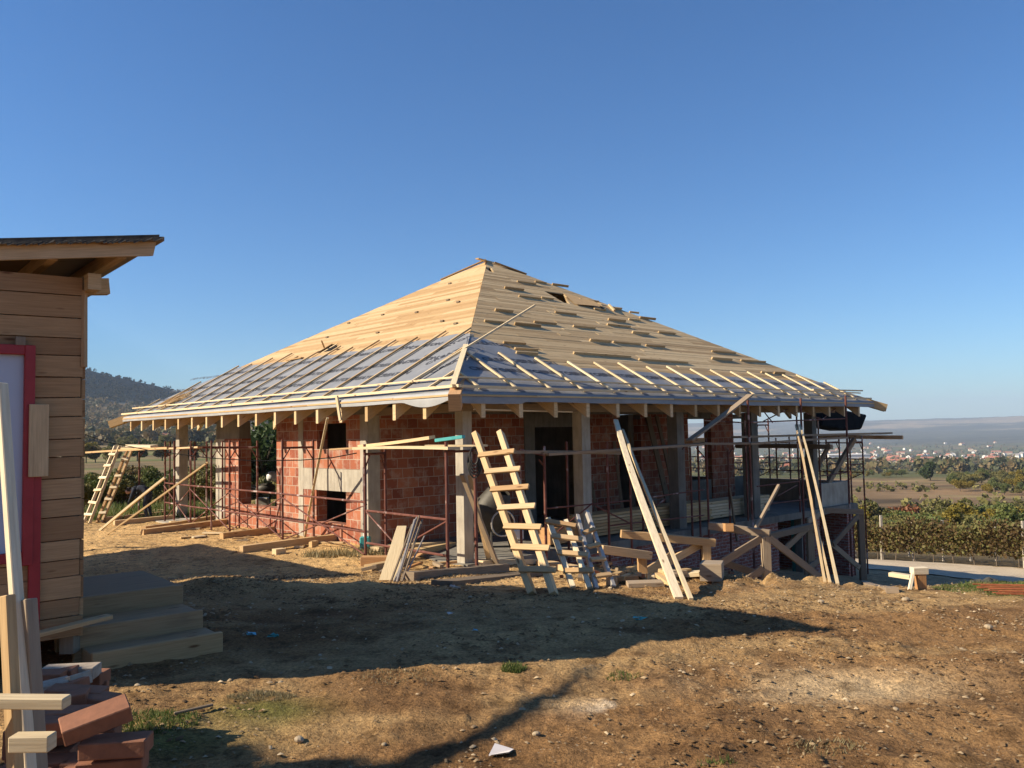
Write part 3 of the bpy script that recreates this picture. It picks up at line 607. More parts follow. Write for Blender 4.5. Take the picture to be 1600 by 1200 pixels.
# black tarp bundle under the right eave corner
mb = MB(); g0 = [HB(1283, 666, 1.6), HB(1322, 673, 1.6), HB(1347, 671, 1.6), HB(1356, 648, 1.6), HB(1322, 641, 1.6), HB(1290, 640, 1.6)]
n0 = len(mb.v); 
for d_ in (0, .55):
    for i, p in enumerate(g0): q = p+V*d_*(1 if i < 3 else 1.2); mb.v.append(tuple(q)); mb.t.append(.5)
mb.face(list(range(6))[::-1], [(0, 0)]*6); mb.face(list(range(6, 12)), [(0, 0)]*6)
for i in range(6): j = (i+1) % 6; mb.face([i, j, 6+j, 6+i], [(0, 0)]*4)
tp = mb.build('tarpaulin', 'tarp', None, smooth=False, bevel=.05); tag(tp, 'black tarpaulin bundle hanging under the right eave corner', 'tarpaulin')

# ================================================================== SCAFFOLDING
def hframe(mb, po, pi, z0o, z0i, zt, gus=True):
    """one H frame between an outer and an inner point (ground plan), standing on z0, cross bar below the top"""
    po, pi = np.array(po, float), np.array(pi, float); r = .024; zb = zt-.17
    mb.tube([*po[:2], z0o], [*po[:2], zt], r); mb.tube([*pi[:2], z0i], [*pi[:2], zt-.02], r)
    mb.tube([*po[:2], zb], [*pi[:2], zb], r*.9)
    d = pi-po
    for e, s_ in ((po, 1), (pi, -1)):
        q = e+d*s_*.24; mb.tube([*e[:2], zb-.26], [*q[:2], zb-.01], .013, 6)
def W2(a, b): return W(a, b, 0)[:2]
scL = empty('scaffolding', W(0, 5, -.5), 'rusty red tube scaffolding along the sunlit left wall, cross-braced', 'scaffolding')
FL_ = [(2.1, -.3, .15), (5.35, -.12, .6), (7.9, -.06, .62), (10.15, -.02, .8), (12.1, .1, .9), (11.1, -.05, .8), (13.7, .0, .85), (9.0, .0, .7)]
for b_, ao, ai in FL_:
    mb = MB(); po, pi = W2(ao, b_), W2(ai, b_+.05); hframe(mb, po, pi, G(*po), G(*pi), 1.60 if b_ > 3 else 1.50); mb.build('frame', 'scaffold_steel', scL)
def rail(root, p, q, r=.019, name='rail', mat='scaffold_steel'): mb = MB(); mb.tube(p, q, r, 7); mb.build(name, mat, root)
for (b0, a0), (b1, a1) in zip([(2.1, -.3)]+[(5.35, -.12)]*1+[(7.9, -.06), (10.15, -.02)], [(5.35, -.12), (7.9, -.06), (10.15, -.02), (12.1, .1)]):
    for z in (.52, .02): rail(scL, W(a0, b0, z), W(a1, b1, z))
    rail(scL, W(a0+.03, b0, .48), W(a1+.03, b1, -.38), .014, 'brace'); rail(scL, W(a0-.03, b0, -.35), W(a1-.03, b1, .46), .014, 'brace')
scC = empty('scaffolding', W(-.3, 0, -.5), 'rusty scaffold bay of red tubes around the near corner post', 'scaffolding')
for p0_, p1_, zt in (((-.28, -.1), (.2, -.2), 1.53), ((-.3, 2.1-.02), (.15, 2.12), 1.49)):
    if zt > 1.5:
        mb = MB(); po, pi = W2(*p0_), W2(*p1_); mb.tube([*po, G(*po)], [*po, zt], .026); mb.tube([*pi, G(*pi)], [*pi, zt], .026); mb.tube([*po, 1.38], [*pi, 1.38], .02); mb.build('frame', 'scaffold_steel', scC)
pa, pb = W(-.28, -.1, 0), W(-.3, 2.06, 0)
for z in (.36, -.18): rail(scC, pa+[0, 0, z], pb+[0, 0, z+.02], .021)
rail(scC, pb+[0, 0, .36], pa*.45+pb*.55+[0, 0, -.2], .016, 'brace'); rail(scC, pa+[0, 0, .34], pa*.6+pb*.4+[0, 0, -.02], .016, 'brace')
# right side scaffolding
scR = empty('scaffolding', W(5, -.2, -.7), 'rusty tube scaffolding in front of the shaded veranda', 'scaffolding')
def hb_(x, y, b): return HB(x, y, b)
for x, yt, yb, b_ in ((850, 697, 880, -.2), (812, 712, 858, .35), (885, 690, 842, .5), (948, 690, 857, .1), (983, 692, 850, -.15), (1090, 690, 845, .3), (1103, 685, 850, -.2), (1137, 700, 850, .4), (1078, 700, 842, .6), (1002, 705, 845, .7)):
    p, q = HB(x, yt, b_), HB(x+2, yb, b_); mb = MB(); gz = max(G(p[0], p[1]), -3); q[2] = min(q[2], gz+.0) if loc(q)[1] < .6 else q[2]
    mb.tube([p[0], p[1], q[2]], p, .023); mb.build('standard', 'scaffold_steel', scR)
for (x0, y0, x1, y1, b_, n_) in ((850, 795, 985, 782, .2, 'rail'), (1010, 778, 1100, 765, .2, 'rail'), (872, 830, 925, 787, .1, 'brace'), (930, 790, 985, 818, .1, 'brace'), (1020, 793, 1040, 780, .2, 'brace'), (850, 712, 812, 702, 0, 'rail'),
     (950, 822, 1100, 805, .1, 'rail'), (1066, 702, 1076, 690, .2, 'gusset'), (1088, 700, 1102, 716, .1, 'gusset'), (1137, 712, 1145, 700, .2, 'gusset'), (842, 718, 850, 729, -.1, 'gusset')):
    rail(scR, HB(x0, y0, b_), HB(x1, y1, b_), .014, n_)
sc2 = empty('scaffolding', W(10, -.2, -1.6), 'two-storey scaffold with tall rusty tubes beside the right eave corner', 'scaffolding')
for x, yt, xb, yb in ((1168, 620, 1177, 838), (1251, 622, 1256, 850), (1321, 618, 1327, 798)):
    p, q = HB(x, yt, -.2), HB(xb, yb, -.2); q[2] = min(q[2], G(q[0], q[1])+.02); mb = MB(); mb.tube(q, p, .026); mb.build('standard', 'scaffold_steel', sc2)
for a, b_, z0, z1 in ((9.1, .55, -.5, 2.0), (11.6, .6, -.5, 1.95), (12.9, .7, -1.5, 1.9)): rail(sc2, W(a, b_, z0), W(a, b_, z1), .022, 'standard')
for (x0, y0, x1, y1, b_) in ((1172, 660, 1322, 654, -.15), (1183, 760, 1248, 752, .2), (1195, 788, 1265, 780, .2), (1280, 744, 1325, 738, .3), (1173, 661, 1100, 657, .6)): rail(sc2, HB(x0, y0, b_), HB(x1, y1, b_), .016)
for (x0, y0, x1, y1) in ((1193, 658, 1243, 633), (1207, 660, 1195, 645), (1284, 656, 1312, 633), (1260, 646, 1284, 655), (1215, 775, 1245, 758)): rail(sc2, HB(x0, y0, 0), HB(x1, y1, .3), .014, 'brace')
# far scaffold seen through the terrace
scB = empty('scaffolding', W(15.6, 5, -1), 'dark scaffolding behind the terrace, seen through the open bays', 'scaffolding')
for i, b_ in enumerate((.9, 1.6, 2.4, 3.2, 3.9, 4.7, 5.4, 6.9, 8.4)):
    mb = MB(); po, pi = W2(15.9, b_), W2(15.1, b_); hframe(mb, po, pi, G(*po), G(*pi), 1.9 if i in (4, 6) else 1.35); mb.tube([*po, .55], [*pi, .55], .018); mb.build('frame', 'scaffold_steel', scB)
for z in (.3, .68, 1.15):
    rail(scB, W(15.9, .9, z), W(15.9, 8.4, z+.03), .018)
for i in range(4): rail(scB, W(15.9, .9+1.5*i, .28), W(15.9, 2.4+1.5*i, -.4), .014, 'brace')
def thing(name, mat, label, cat, fn, group=None, bevel=0, smooth=False):
    mb = MB(); fn(mb); o = mb.build(name, mat, None, bevel=bevel, smooth=smooth); return tag(o, label, cat, group)
def plank(p, q, w_, h, label, mat='wood_pale', name='plank', cat='plank', up=(0, 0, 1), group=None, taper=1., twist=0.):
    p = np.array(p, float); q = np.array(q, float); L = np.linalg.norm(q-p)
    if L < 1.6 or taper != 1.: return thing(name, mat, label, cat, lambda m: m.beam(p, q, w_, h, up, taper=taper, twist=twist), group, bevel=.003)
    m = MB(); d = (q-p)/L; x = np.cross(d, up); x /= np.linalg.norm(x); y = np.cross(x, d); n = 8; b1, b2, tw = random.uniform(-.006, .006)*L, random.uniform(-.006, .006)*L, random.uniform(-.12, .12); tt = random.random(); ou = random.random()*40
    for i in range(n+1):
        f_ = i/n; a = tw*f_; c_ = p+d*L*f_+x*b1*math.sin(math.pi*f_)+y*b2*math.sin(math.pi*f_); X = (x*math.cos(a)+y*math.sin(a))*w_/2; Y_ = (y*math.cos(a)-x*math.sin(a))*h/2
        for v_ in (c_-X-Y_, c_+X-Y_, c_+X+Y_, c_-X+Y_): m.v.append(tuple(v_)); m.t.append(tt)
    for i in range(n):
        u0, u1 = ou+L*i/n, ou+L*(i+1)/n
        for j in range(4): k = (j+1) % 4; a = i*4; m.face([a+j, a+4+j, a+4+k, a+k], [(u0, j*.3), (u1, j*.3), (u1, j*.3+(w_ if j % 2 == 0 else h)), (u0, j*.3+(w_ if j % 2 == 0 else h))])
    m.face([0, 1, 2, 3], [(ou, 0), (ou+w_, 0), (ou+w_, h), (ou, h)]); m.face([n*4+3, n*4+2, n*4+1, n*4], [(ou, 0), (ou+w_, 0), (ou+w_, h), (ou, h)])
    return tag(m.build(name, mat, None), label, cat, group)
# boards lying on the scaffolding
plank(W(-.27, 2.35, 1.43), W(-.25, -.25, 1.43), .24, .045, 'long scaffold board lying level beside the near corner post')
plank(W(-.12, 2.5, 1.46), W(-.2, .35, 1.60), .12, .05, 'board lying tilted on top of the level scaffold board at the near corner', 'wood_new')
plank(W(-.3, .35, 1.47), W(.12, -.55, 1.46), .16, .03, 'short pale board end lying across the scaffold at the corner post')
plank(W(-.2, .25, 1.55), W(-.1, -.3, 1.60), .07, .05, 'teal painted strip lying on the scaffold boards by the corner post', 'plastic_teal', 'painted_strip', 'strip')
plank(W(-.33, 3.1, 1.41), W(-.3, 2.2, 1.44), .12, .03, 'thin board end poking left past the scaffold deck below the upper window', 'wood_board')
plank(HB(742, 707, -.25), HB(968, 708, -.25), .07, .05, 'long weathered pole lying level on the veranda scaffold beside the big ladder', 'wood_old', 'pole', 'pole')
plank(HB(855, 710, -.3), HB(1098, 694, -.3), .10, .045, 'long grey board lying on the veranda scaffold behind the leaning planks', 'wood_old')
plank(HB(1098, 693, -.28), HB(1185, 692, -.28), .10, .045, 'grey board bridging the scaffold at the red brick pillar', 'wood_old')
plank(HB(1170, 694, -.3), HB(1322, 684, -.3), .12, .045, 'grey board on the scaffold under the right eave', 'wood_old')
plank(HB(1150, 683, .4), HB(1388, 677, .4), .25, .05, 'thick dark plank jutting past the right eave corner', 'wood_old')
plank(HB(1345, 684, 1.0)+V*-1.2, HB(1342, 681, 1.0)+V*1.2, .10, .11, 'yellow-ended beam under the jutting plank at the right corner', 'wood_orange', 'beam', 'beam')
plank(W(12.6, .2, 1.12), W(13.4, 3.5, 1.12), .1, .12, 'dark cross beam carrying the planks at the right scaffold', 'wood_old', 'beam', 'beam')
plank(W(13.1, .92, -.4), HB(1335, 686, .7), .10, .12, 'dark diagonal strut from the right corner post up to the planks', 'wood_old', 'strut', 'strut')
plank(W(13.3, 1.2, .2), W(13.9, .9, 1.15), .08, .1, 'short dark strut beside the right corner post', 'wood_old', 'strut', 'strut')
plank(HA(100+185/5.33, 707, -.5), HA(262, 700, -.4), .05, .05, 'thin lath sticking out left of the far ladders', 'wood_board', 'lath', 'lath')
plank(W(-.1, 14.8, 1.42), W(.1, 9.9, 1.44), .12, .04, 'board on the far left scaffold behind the rusty tubes', 'wood_board')
plank(W(-.3, 13.6, 1.5), W(-.25, 11.9, 1.48), .2, .06, 'pale thick board on top of the far left scaffold beside the ladders', 'wood_pale')
plank(HB(1172, 617, -.35), HB(1077, 688, -.3), .16, .035, 'brown board leaning diagonally from scaffold up to the right eave', 'wood_old')
plank(HB(1076, 690, -.1), HB(1095, 688, -.1), .2, .1, 'orange block on the scaffold below the diagonal board', 'wood_orange', 'wood_block', 'block')
# ------------------------------------------------------------------ leaning planks
g = lambda p: np.array([p[0], p[1], G(p[0], p[1])])
e1 = HB(962, 657, -.12); e1b = HB(970, 657, -.12)
f1 = g(GP(1061, 937)); f2 = g(GP(1080, 938))
plank(f1, e1, .085, .045, 'wide sunlit plank leaning on the veranda eave, left of its pair')
plank(f2, HB(973, 672, -.1), .042, .04, 'narrow sunlit plank leaning on the veranda eave, right of its pair')
f3 = g(GP(1309, 914)); f4 = g(GP(1297, 913)); f5 = g(GP(1289, 911))
plank(f3, HB(1250, 664, -.3), .034, .034, 'bright white batten leaning on the right scaffold, rightmost of three', 'wood_pale', 'batten', 'batten')
plank(f4, HB(1247, 664, -.3), .028, .03, 'batten leaning on the right scaffold, middle of three', 'wood_new', 'batten', 'batten')
plank(f5, HB(1243, 664, -.3), .028, .03, 'batten leaning on the right scaffold, leftmost of three', 'wood_new', 'batten', 'batten')
plank(g(GP(476, 842)), HA(512, 653, -.02), .045, .03, 'thin lath leaning on the eave in front of the small windows', 'wood_pale', 'lath', 'lath')
plank(g(GP(156, 829)), HA(258, 746, -.9), .05, .05, 'pale pole leaning against the far scaffold, nearer the ladders', 'wood_pale', 'pole', 'pole')
plank(g(GP(166, 836)), HA(325, 722, -.45), .035, .035, 'long thin pole leaning against the far scaffold, reaching the brick pillar', 'wood_new', 'pole', 'pole')
plank(g(GP(778, 886)), HB(722, 741, .3), .09, .04, 'grey board leaning behind the near corner post', 'wood_old')
plank(g(GP(766, 884)), HB(734, 742, .28), .08, .03, 'sunlit edged board leaning beside the corner post', 'wood_new')
sb = g(GP(607, 908)); plank(sb, P(628, 822, sb[1]+1.0), .26, .03, 'short wide pale board with pointed top leaning by the corner scaffold', 'wood_pale', taper=.55)
stakes = [(617, 909, 651, 808), (622, 909, 655, 806), (620, 910, 648, 812), (626, 908, 658, 815), (631, 905, 663, 838), (611, 909, 644, 820), (615, 909, 653, 825), (628, 909, 660, 812)]
for i, (x0, y0, x1, y1) in enumerate(stakes):
    q = g(GP(x0, y0)); thing('rebar_stake', 'wood_old' if i % 2 else 'scaffold_galv', 'thin grey stake in the bundle leaning beside the pointed board', 'stake', lambda m: m.tube(q, P(x1, y1, q[1]+.85+.03*i), .011+.003*(i % 3), 6), 'stakes bundled by the corner scaffold')
# boards leaning inside the veranda
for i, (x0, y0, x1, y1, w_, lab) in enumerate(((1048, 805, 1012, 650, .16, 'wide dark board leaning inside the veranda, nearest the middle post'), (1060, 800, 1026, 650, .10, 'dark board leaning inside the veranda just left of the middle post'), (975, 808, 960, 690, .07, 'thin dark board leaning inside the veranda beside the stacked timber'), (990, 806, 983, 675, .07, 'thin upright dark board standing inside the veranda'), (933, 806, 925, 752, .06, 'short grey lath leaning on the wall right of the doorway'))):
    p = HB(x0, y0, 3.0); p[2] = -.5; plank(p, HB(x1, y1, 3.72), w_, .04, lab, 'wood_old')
# ------------------------------------------------------------------ ladders
def ladder(name, label, rl, rr, rungs, over, mat='wood_new', rw=.1, rd=.07, gh=.09, nail=.03, rmat=None, group=None):
    """rl, rr: (foot, head) of both rails; rungs: parameters along the rails"""
    rl = [np.array(p, float) for p in rl]; rr = [np.array(p, float) for p in rr]
    root = empty(name, rl[0], label, 'ladder', group)
    x = rr[0]-rl[0]; x /= np.linalg.norm(x); d = rl[1]-rl[0]; nrm = np.cross(x, d); nrm /= np.linalg.norm(nrm)
    if nrm[1] > 0: nrm = -nrm
    for p in (rl, rr): mb = MB(); mb.beam(p[0], p[1], rd, rw, up=nrm); mb.build('rail', mat, root, bevel=.004)
    for i, t_ in enumerate(rungs):
        a = rl[0]+(rl[1]-rl[0])*t_; b_ = rr[0]+(rr[1]-rr[0])*t_; e = (b_-a)/np.linalg.norm(b_-a)
        mb = MB(); off = nrm*(rw/2+nail/2); j = random.uniform(-.015, .015); mb.beam(a-e*over[0]*random.uniform(.8, 1.2)+off+[0, 0, j], b_+e*over[1]*random.uniform(.8, 1.2)+off-[0, 0, j], gh, nail, up=nrm); mb.build('rung', rmat or mat, root, bevel=.003)
    return root
a0 = g(GP(832, 930)); a1 = g(GP(866, 930)); 
h0 = P(743, 678, a0[1]+2.0); h1 = P(782, 676, a1[1]+2.0)
ladder('wooden_ladder', 'big rough wooden ladder leaning at the near corner, the tallest ladder', (a0, h0), (a1, h1), [.115+.119*i for i in range(7)], (.03, .14), 'wood_new', .11, .07, .07, .03, rmat='wood_board')
a0 = g(GP(896, 920)); a1 = g(GP(922, 921)); ladder('wooden_ladder', 'short rough wooden ladder right of the big ladder, upper end splayed', (a0, P(857, 812, a0[1]+1.1)), (a1, P(884, 815, a1[1]+1.1)), [.2, .44, .68, .9], (.05, .12), 'wood_pale', .08, .06, .075, .03, rmat='wood_board')
a0 = g(GP(932, 921)); a1 = g(GP(959, 919)); ladder('wooden_ladder', 'short grey ladder with weathered round rails, rightmost of the corner ladders', (a0, P(902, 806, a0[1]+1.4)), (a1, P(917, 800, a1[1]+1.4)), [.12, .32, .5, .7], (.0, .0), 'alu', .06, .045, .06, .03, rmat='wood_board')
a0 = g(GP(131, 817)); a1 = g(GP(140, 818)); ladder('wooden_ladder', 'pale narrow ladder with wide rungs leaning at the far left scaffold', (a0, P(180, 697, a0[1]+1.0)), (a1, P(187, 697, a1[1]+1.0)), [.1, .25, .41, .57, .73, .88], (.1, .12), 'wood_pale', .07, .06, .07, .03)
a0 = g(GP(151, 817)); a1 = g(GP(159, 817)); ladder('wooden_ladder', 'brown ladder right behind the pale one at the far left scaffold', (a0, P(199, 703, a0[1]+1.2)), (a1, P(206, 703, a1[1]+1.2)), [.12, .3, .46, .62, .85], (.02, .04), 'wood_board', .07, .06, .07, .03, rmat='wood_pale')
# ------------------------------------------------------------------ bearers on the ground along the left wall
for x0, y0, x1, y1, lab in ((163, 816, 265, 805, 'squared bearer lying at the foot of the far ladders'), (178, 822, 270, 812, 'dark bearer in the second row from the ladders'), (224, 832, 338, 812, 'long bearer lying under the far scaffold standards'), (222, 836, 400, 813, 'longest dark bearer lying across the dirt by the open bay'), (346, 842, 472, 826, 'bearer on the dirt below the brick wall, under the thin lath'), (377, 864, 560, 841, 'nearest bearer running to the small windows, half in shadow')):
    p, q = g(GP(x0, y0)), g(GP(x1, y1)); plank(p+[0, 0, .06], q+[0, 0, .06], .14, .13, lab, 'wood_board', 'bearer', 'beam')
p, q = g(GP(536, 842)), g(GP(556, 842)); thing('wood_block', 'wood_pale', 'pale wedge block under the scaffold by the lower window', 'block', lambda m: m.beam(p+[0, 0, .12], q+[0, 0, .12], .2, .22))
for x, y, w_, d_, h, lab in ((436, 866, .2, .16, .1, 'small pale block at the edge of the shade beside the nearest bearer'), (490, 855, .14, .12, .12, 'upright block supporting the nearest bearer'), (246, 802, .35, .2, .1, 'block lying among the far left bearers'), (320, 800, .3, .2, .12, 'pale block in front of the brick pillar'), (270, 822, .14, .14, .12, 'small cube of wood beside the second bearer')):
    c_ = g(GP(x, y)); thing('wood_block', 'wood_new', lab, 'block', lambda m: m.beam(c_-U*w_/2+[0, 0, h/2], c_+U*w_/2+[0, 0, h/2], d_, h))
# ------------------------------------------------------------------ lumber around the near corner
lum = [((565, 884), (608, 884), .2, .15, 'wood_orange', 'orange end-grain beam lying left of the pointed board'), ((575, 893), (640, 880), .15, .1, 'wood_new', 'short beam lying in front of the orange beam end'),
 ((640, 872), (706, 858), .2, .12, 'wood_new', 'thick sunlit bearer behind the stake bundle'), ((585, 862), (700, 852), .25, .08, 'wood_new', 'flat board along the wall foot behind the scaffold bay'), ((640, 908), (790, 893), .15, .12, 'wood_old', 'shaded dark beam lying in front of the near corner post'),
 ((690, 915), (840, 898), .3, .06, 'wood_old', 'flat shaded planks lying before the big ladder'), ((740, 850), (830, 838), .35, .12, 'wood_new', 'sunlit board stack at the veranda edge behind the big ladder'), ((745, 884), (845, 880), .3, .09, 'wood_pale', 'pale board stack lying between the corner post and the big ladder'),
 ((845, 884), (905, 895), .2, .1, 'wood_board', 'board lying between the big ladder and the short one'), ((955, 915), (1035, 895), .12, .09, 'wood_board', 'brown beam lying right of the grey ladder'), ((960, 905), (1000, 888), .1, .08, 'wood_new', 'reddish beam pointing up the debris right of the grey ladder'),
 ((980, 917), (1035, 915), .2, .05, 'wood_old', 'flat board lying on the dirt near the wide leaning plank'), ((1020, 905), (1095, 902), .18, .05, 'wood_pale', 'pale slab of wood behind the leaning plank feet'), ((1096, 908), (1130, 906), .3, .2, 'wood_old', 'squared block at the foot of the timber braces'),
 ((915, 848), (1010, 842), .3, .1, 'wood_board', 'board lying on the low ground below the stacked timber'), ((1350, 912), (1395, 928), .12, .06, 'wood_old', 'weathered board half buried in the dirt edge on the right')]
for (x0, y0), (x1, y1), w_, h, mt, lab in lum:
    p, q = g(GP(x0, y0)), g(GP(x1, y1)); plank(p+[0, 0, h/2], q+[0, 0, h/2], w_, h, lab, mt, 'timber', 'timber')
for i in range(26):
    x = random.choice([random.uniform(560, 700), random.uniform(850, 1080)]); y = random.uniform(868, 900) if x < 800 else random.uniform(884, 915); c_ = g(GP(x, y)); L = random.uniform(.15, .5); an = random.uniform(0, 3); d_ = np.array([math.cos(an), math.sin(an), random.uniform(-.1, .25)])*L/2
    thing('offcut', random.choice(['wood_new', 'wood_board', 'wood_old', 'wood_orange']), 'short board offcut lying in the litter at the near corner', 'offcut', lambda m: m.beam(c_-d_+[0, 0, .06], c_+d_+[0, 0, .06], random.uniform(.05, .14), random.uniform(.02, .06)), 'board offcuts littered around the corner')
for i in range(16):
    x = random.uniform(240, 520); y = 835+(x-240)*.06+random.uniform(-12, 14); c_ = g(GP(x, y)); L = random.uniform(.15, .6); an = random.uniform(-.3, .9); d_ = np.array([math.cos(an), math.sin(an), .0])*L/2
    thing('offcut', random.choice(['wood_new', 'wood_pale', 'wood_old']), 'splintered offcut on the dirt before the left wall', 'offcut', lambda m: m.beam(c_-d_+[0, 0, .02], c_+d_+[0, 0, .02], random.uniform(.04, .12), .025), 'offcuts scattered before the left wall')
for i in range(30):
    x, y = random.uniform(870, 1200), random.uniform(878, 908); c_ = g(GP(x, y)); an = random.uniform(0, 3.1); L = random.uniform(.05, .13); d_ = np.array([math.cos(an), math.sin(an), random.uniform(-.3, .3)])*L/2
    thing('brick_fragment', random.choice(['brick_solid', 'brick_solid', 'stone']), 'broken brick fragment in the debris below the veranda', 'brick', lambda m: m.beam(c_-d_+[0, 0, .03], c_+d_+[0, 0, .02], .08*random.uniform(.5, 1.1), .05, taper=random.uniform(.6, 1)), 'broken bricks below the veranda')
# stacks of boards on the veranda (every board its own part)
def stack(label, a0, a1, b0, rows, cols, w_, h, mat, jit=.12):
    root = empty('timber_stack', W(a0, b0, -.5), label, 'timber stack')
    for r in range(rows):
        for c_ in range(cols):
            mb = MB(); z = -.5+.05+h/2+r*(h+.012); j0, j1 = random.uniform(-jit, jit), random.uniform(-jit, jit)
            mb.beam(W(a0+j0, b0+c_*(w_+.01), z), W(a1+j1, b0+c_*(w_+.01), z), w_, h); mb.build('board', mat, root)
stack('long stack of boards lying on the veranda behind the leaning plank pair', 4.3, 8.5, 1.25, 7, 3, .16, .05, 'wood_new')
stack('neat stack of pale boards on the veranda right of the middle post', 7.7, 11.2, 1.3, 6, 3, .16, .055, 'wood_pale', .03)
plank(W(3.0, 1.15, -.3), W(3.9, 1.15, -.28), .35, .3, 'short orange beams stacked beside the veranda post', 'wood_orange', 'beam', 'beam')
# ------------------------------------------------------------------ timber trestles over the drop
def P3(x, y, Y): return P(x, y, Y)
def trestle(label, beams, posts, braces, mat='wood_old'):
    p0 = beams[0][0]; root = empty('timber_trestle', P3(*p0), label, 'trestle')
    for nm, L, w_, h in (('beam', beams, .14, .12), ('post', posts, .13, .13), ('brace', braces, .04, .12)):
        for s0, s1 in L:
            p, q = P3(*s0), P3(*s1)
            if nm == 'post': q = np.array([p[0], p[1], min(q[2], G(p[0], p[1])-.02)])
            mb = MB(); mb.beam(p, q, w_, h, up=(0, 0, 1) if nm != 'post' else (0, 1, 0)); mb.build(nm, mat, root, bevel=.004)
trestle('low brown timber trestle right of the grey ladder', [((938, 858, 12.2), (1015, 868, 12.6))], [((1003, 869, 12.6), (1003, 900, 12.6))], [((1010, 893, 12.8), (1048, 868, 13.6))], 'wood_board')
trestle('brown timber trestle behind the feet of the leaning plank pair', [((970, 834, 13.6), (1117, 848, 13.6))], [((1103, 850, 13.6), (1103, 905, 13.6))], [((1012, 896, 13.4), (1096, 850, 13.7))], 'wood_board')
trestle('grey braced timber trestle in front of the old brick basement', [((1108, 821, 14.2), (1203, 834, 13.8))], [((1196, 838, 13.8), (1196, 912, 13.8))], [((1094, 899, 13.5), (1190, 841, 13.8)), ((1202, 841, 13.8), (1286, 906, 14.6)), ((1132, 879, 14.6), (1182, 896, 14.3)), ((1160, 912, 13.6), (1192, 888, 13.7))])
trestle('dark timber trestle under the terrace edge, behind the leaning battens', [((1200, 838, 16.5), (1268, 822, 17.6))], [((1265, 822, 17.6), (1265, 893, 17.6))], [((1222, 862, 17), (1262, 824, 17.4)), ((1258, 892, 17), (1288, 868, 18.2))])
trestle('tall timber trestle standing by the road at the right end', [((1288, 797, 19.6), (1347, 800, 19.8))], [((1344, 798, 19.8), (1347, 888, 19.8))], [((1302, 851, 18.9), (1341, 806, 19.6)), ((1296, 847, 19), (1343, 887, 19.6)), ((1292, 796, 19.8), (1262, 815, 17.8))])
thing('beam_stub', 'wood_orange', 'red-ended beam stub sticking out below the veranda scaffold', 'beam', lambda m: m.beam(P3(1128, 824, 14.5), P3(1140, 824, 13.8), .13, .13))
plank(P3(1172, 842, 14.4), P3(1217, 758, 15.2), .05, .05, 'grey strut leaning up from the basement edge to the right scaffold', 'wood_old', 'strut', 'strut')
plank(W(8.2, .3, -.85), HB(1140, 762, .35), .05, .03, 'thin stick standing in front of the pale board stack', 'wood_old', 'stick', 'stick')
# bench-like stub on the right: post, cap and leaning stake
cb = g(GP(1439, 922)); root = empty('beam_stub', cb, 'squared beam stub with a pale cap standing on the dirt edge by the road', 'beam')
mb = MB(); mb.beam(cb, cb+[0, 0, .17], .09, .09, up=(0, 1, 0)); mb.build('post', 'wood_orange', root, bevel=.003)
mb = MB(); mb.beam(cb+[-.09, 0, .2], cb+[.07, 0, .2], .1, .07); mb.build('cap', 'wood_pale', root, bevel=.003)
s0 = g(GP(1421, 922)); plank(s0, P3(1428, 889, s0[1]+.1), .045, .03, 'short pale stake leaning beside the beam stub', 'wood_pale', 'stake', 'stake', up=(1, 0, 0))
plank(P3(1391, 897, 10.6), P3(1424, 902, 10.4), .1, .05, 'pale board end sticking out over the dirt edge', 'wood_pale', 'timber', 'timber')
# ------------------------------------------------------------------ concrete mixer, gas cylinder like drum, bucket, cable
mr = empty('concrete_mixer', W(2.0, 1.6, -.5), 'old dark concrete mixer parked on the veranda behind the big ladder', 'mixer')
c_ = P3(768, 800, 15.1); ax = np.array([.35, -.2, .9]); mb = MB(); mb.lathe([(.0, -.38), (.2, -.37), (.31, -.22), (.34, 0), (.33, .12), (.22, .38), (.2, .42)], c_, ax, 22); mb.build('drum', 'mixer_paint', mr, smooth=True)
mb = MB(); b0 = np.array([c_[0], c_[1], -.5])
for sx, sy in ((-.35, .2), (.35, .2), (0, -.4)): mb.tube(b0+[sx, sy, 0], c_+[sx*.6, sy*.4, -.2], .02, 6)
mb.tube(b0+[-.35, .2, .1], b0+[.35, .2, .1], .02, 6); mb.build('stand', 'mixer_paint', mr)
wc = P3(786, 818, 14.7); mb = MB(); th_ = np.linspace(0, 2*math.pi, 19); mb.path([wc+[.03*math.sin(q)*0, 0, 0]+np.array([.9*math.cos(q)*.22, .1*math.cos(q), math.sin(q)*.22]) for q in th_], .014, 6); mb.build('handwheel', 'alu', mr)
mb = MB(); mb.beam(wc+[.12, .1, -.2], wc+[.35, .1, -.2], .2, .2); mb.build('motor_housing', 'house_white', mr, bevel=.03)
bp = g(GP(568, 862)); br_ = empty('bucket', bp, 'teal plastic canister hanging low beside the wall corner', 'canister')
mb = MB(); mb.beam(bp+[-.06, 0, .16], bp+[.13, .0, .16], .16, .24); mb.build('body', 'plastic_teal', br_, bevel=.02); mb = MB(); mb.tube(bp+[.03, 0, .28], bp+[.03, 0, .34], .03, 10); mb.build('cap', 'house_white', br_)
mb = MB(); 
pts = [P3(100, 668, 21), P3(165, 690, 20.5), P3(235, 704, 20), P3(330, 716, 18), P3(400, 720, 17), P3(470, 719, 16), P3(520, 715, 15), P3(557, 708, 14.4)]
mb.path(pts, .010, 6); tag(mb.build('cable', 'cable'), 'black cable sagging across the left wall and scaffolding', 'cable')
mb = MB()
for i in range(5): rr_ = .12+.02*i; mb.path([P3(741, 712+i*3, 12.6)+np.array([rr_*math.cos(q)*.5, .02*i, rr_*math.sin(q)*1.1]) for q in np.linspace(0, 6.28, 15)], .012, 5)
tag(mb.build('hose_coil', 'rubber'), 'coiled dark hose hanging at the head of the big ladder', 'hose')
mb = MB()
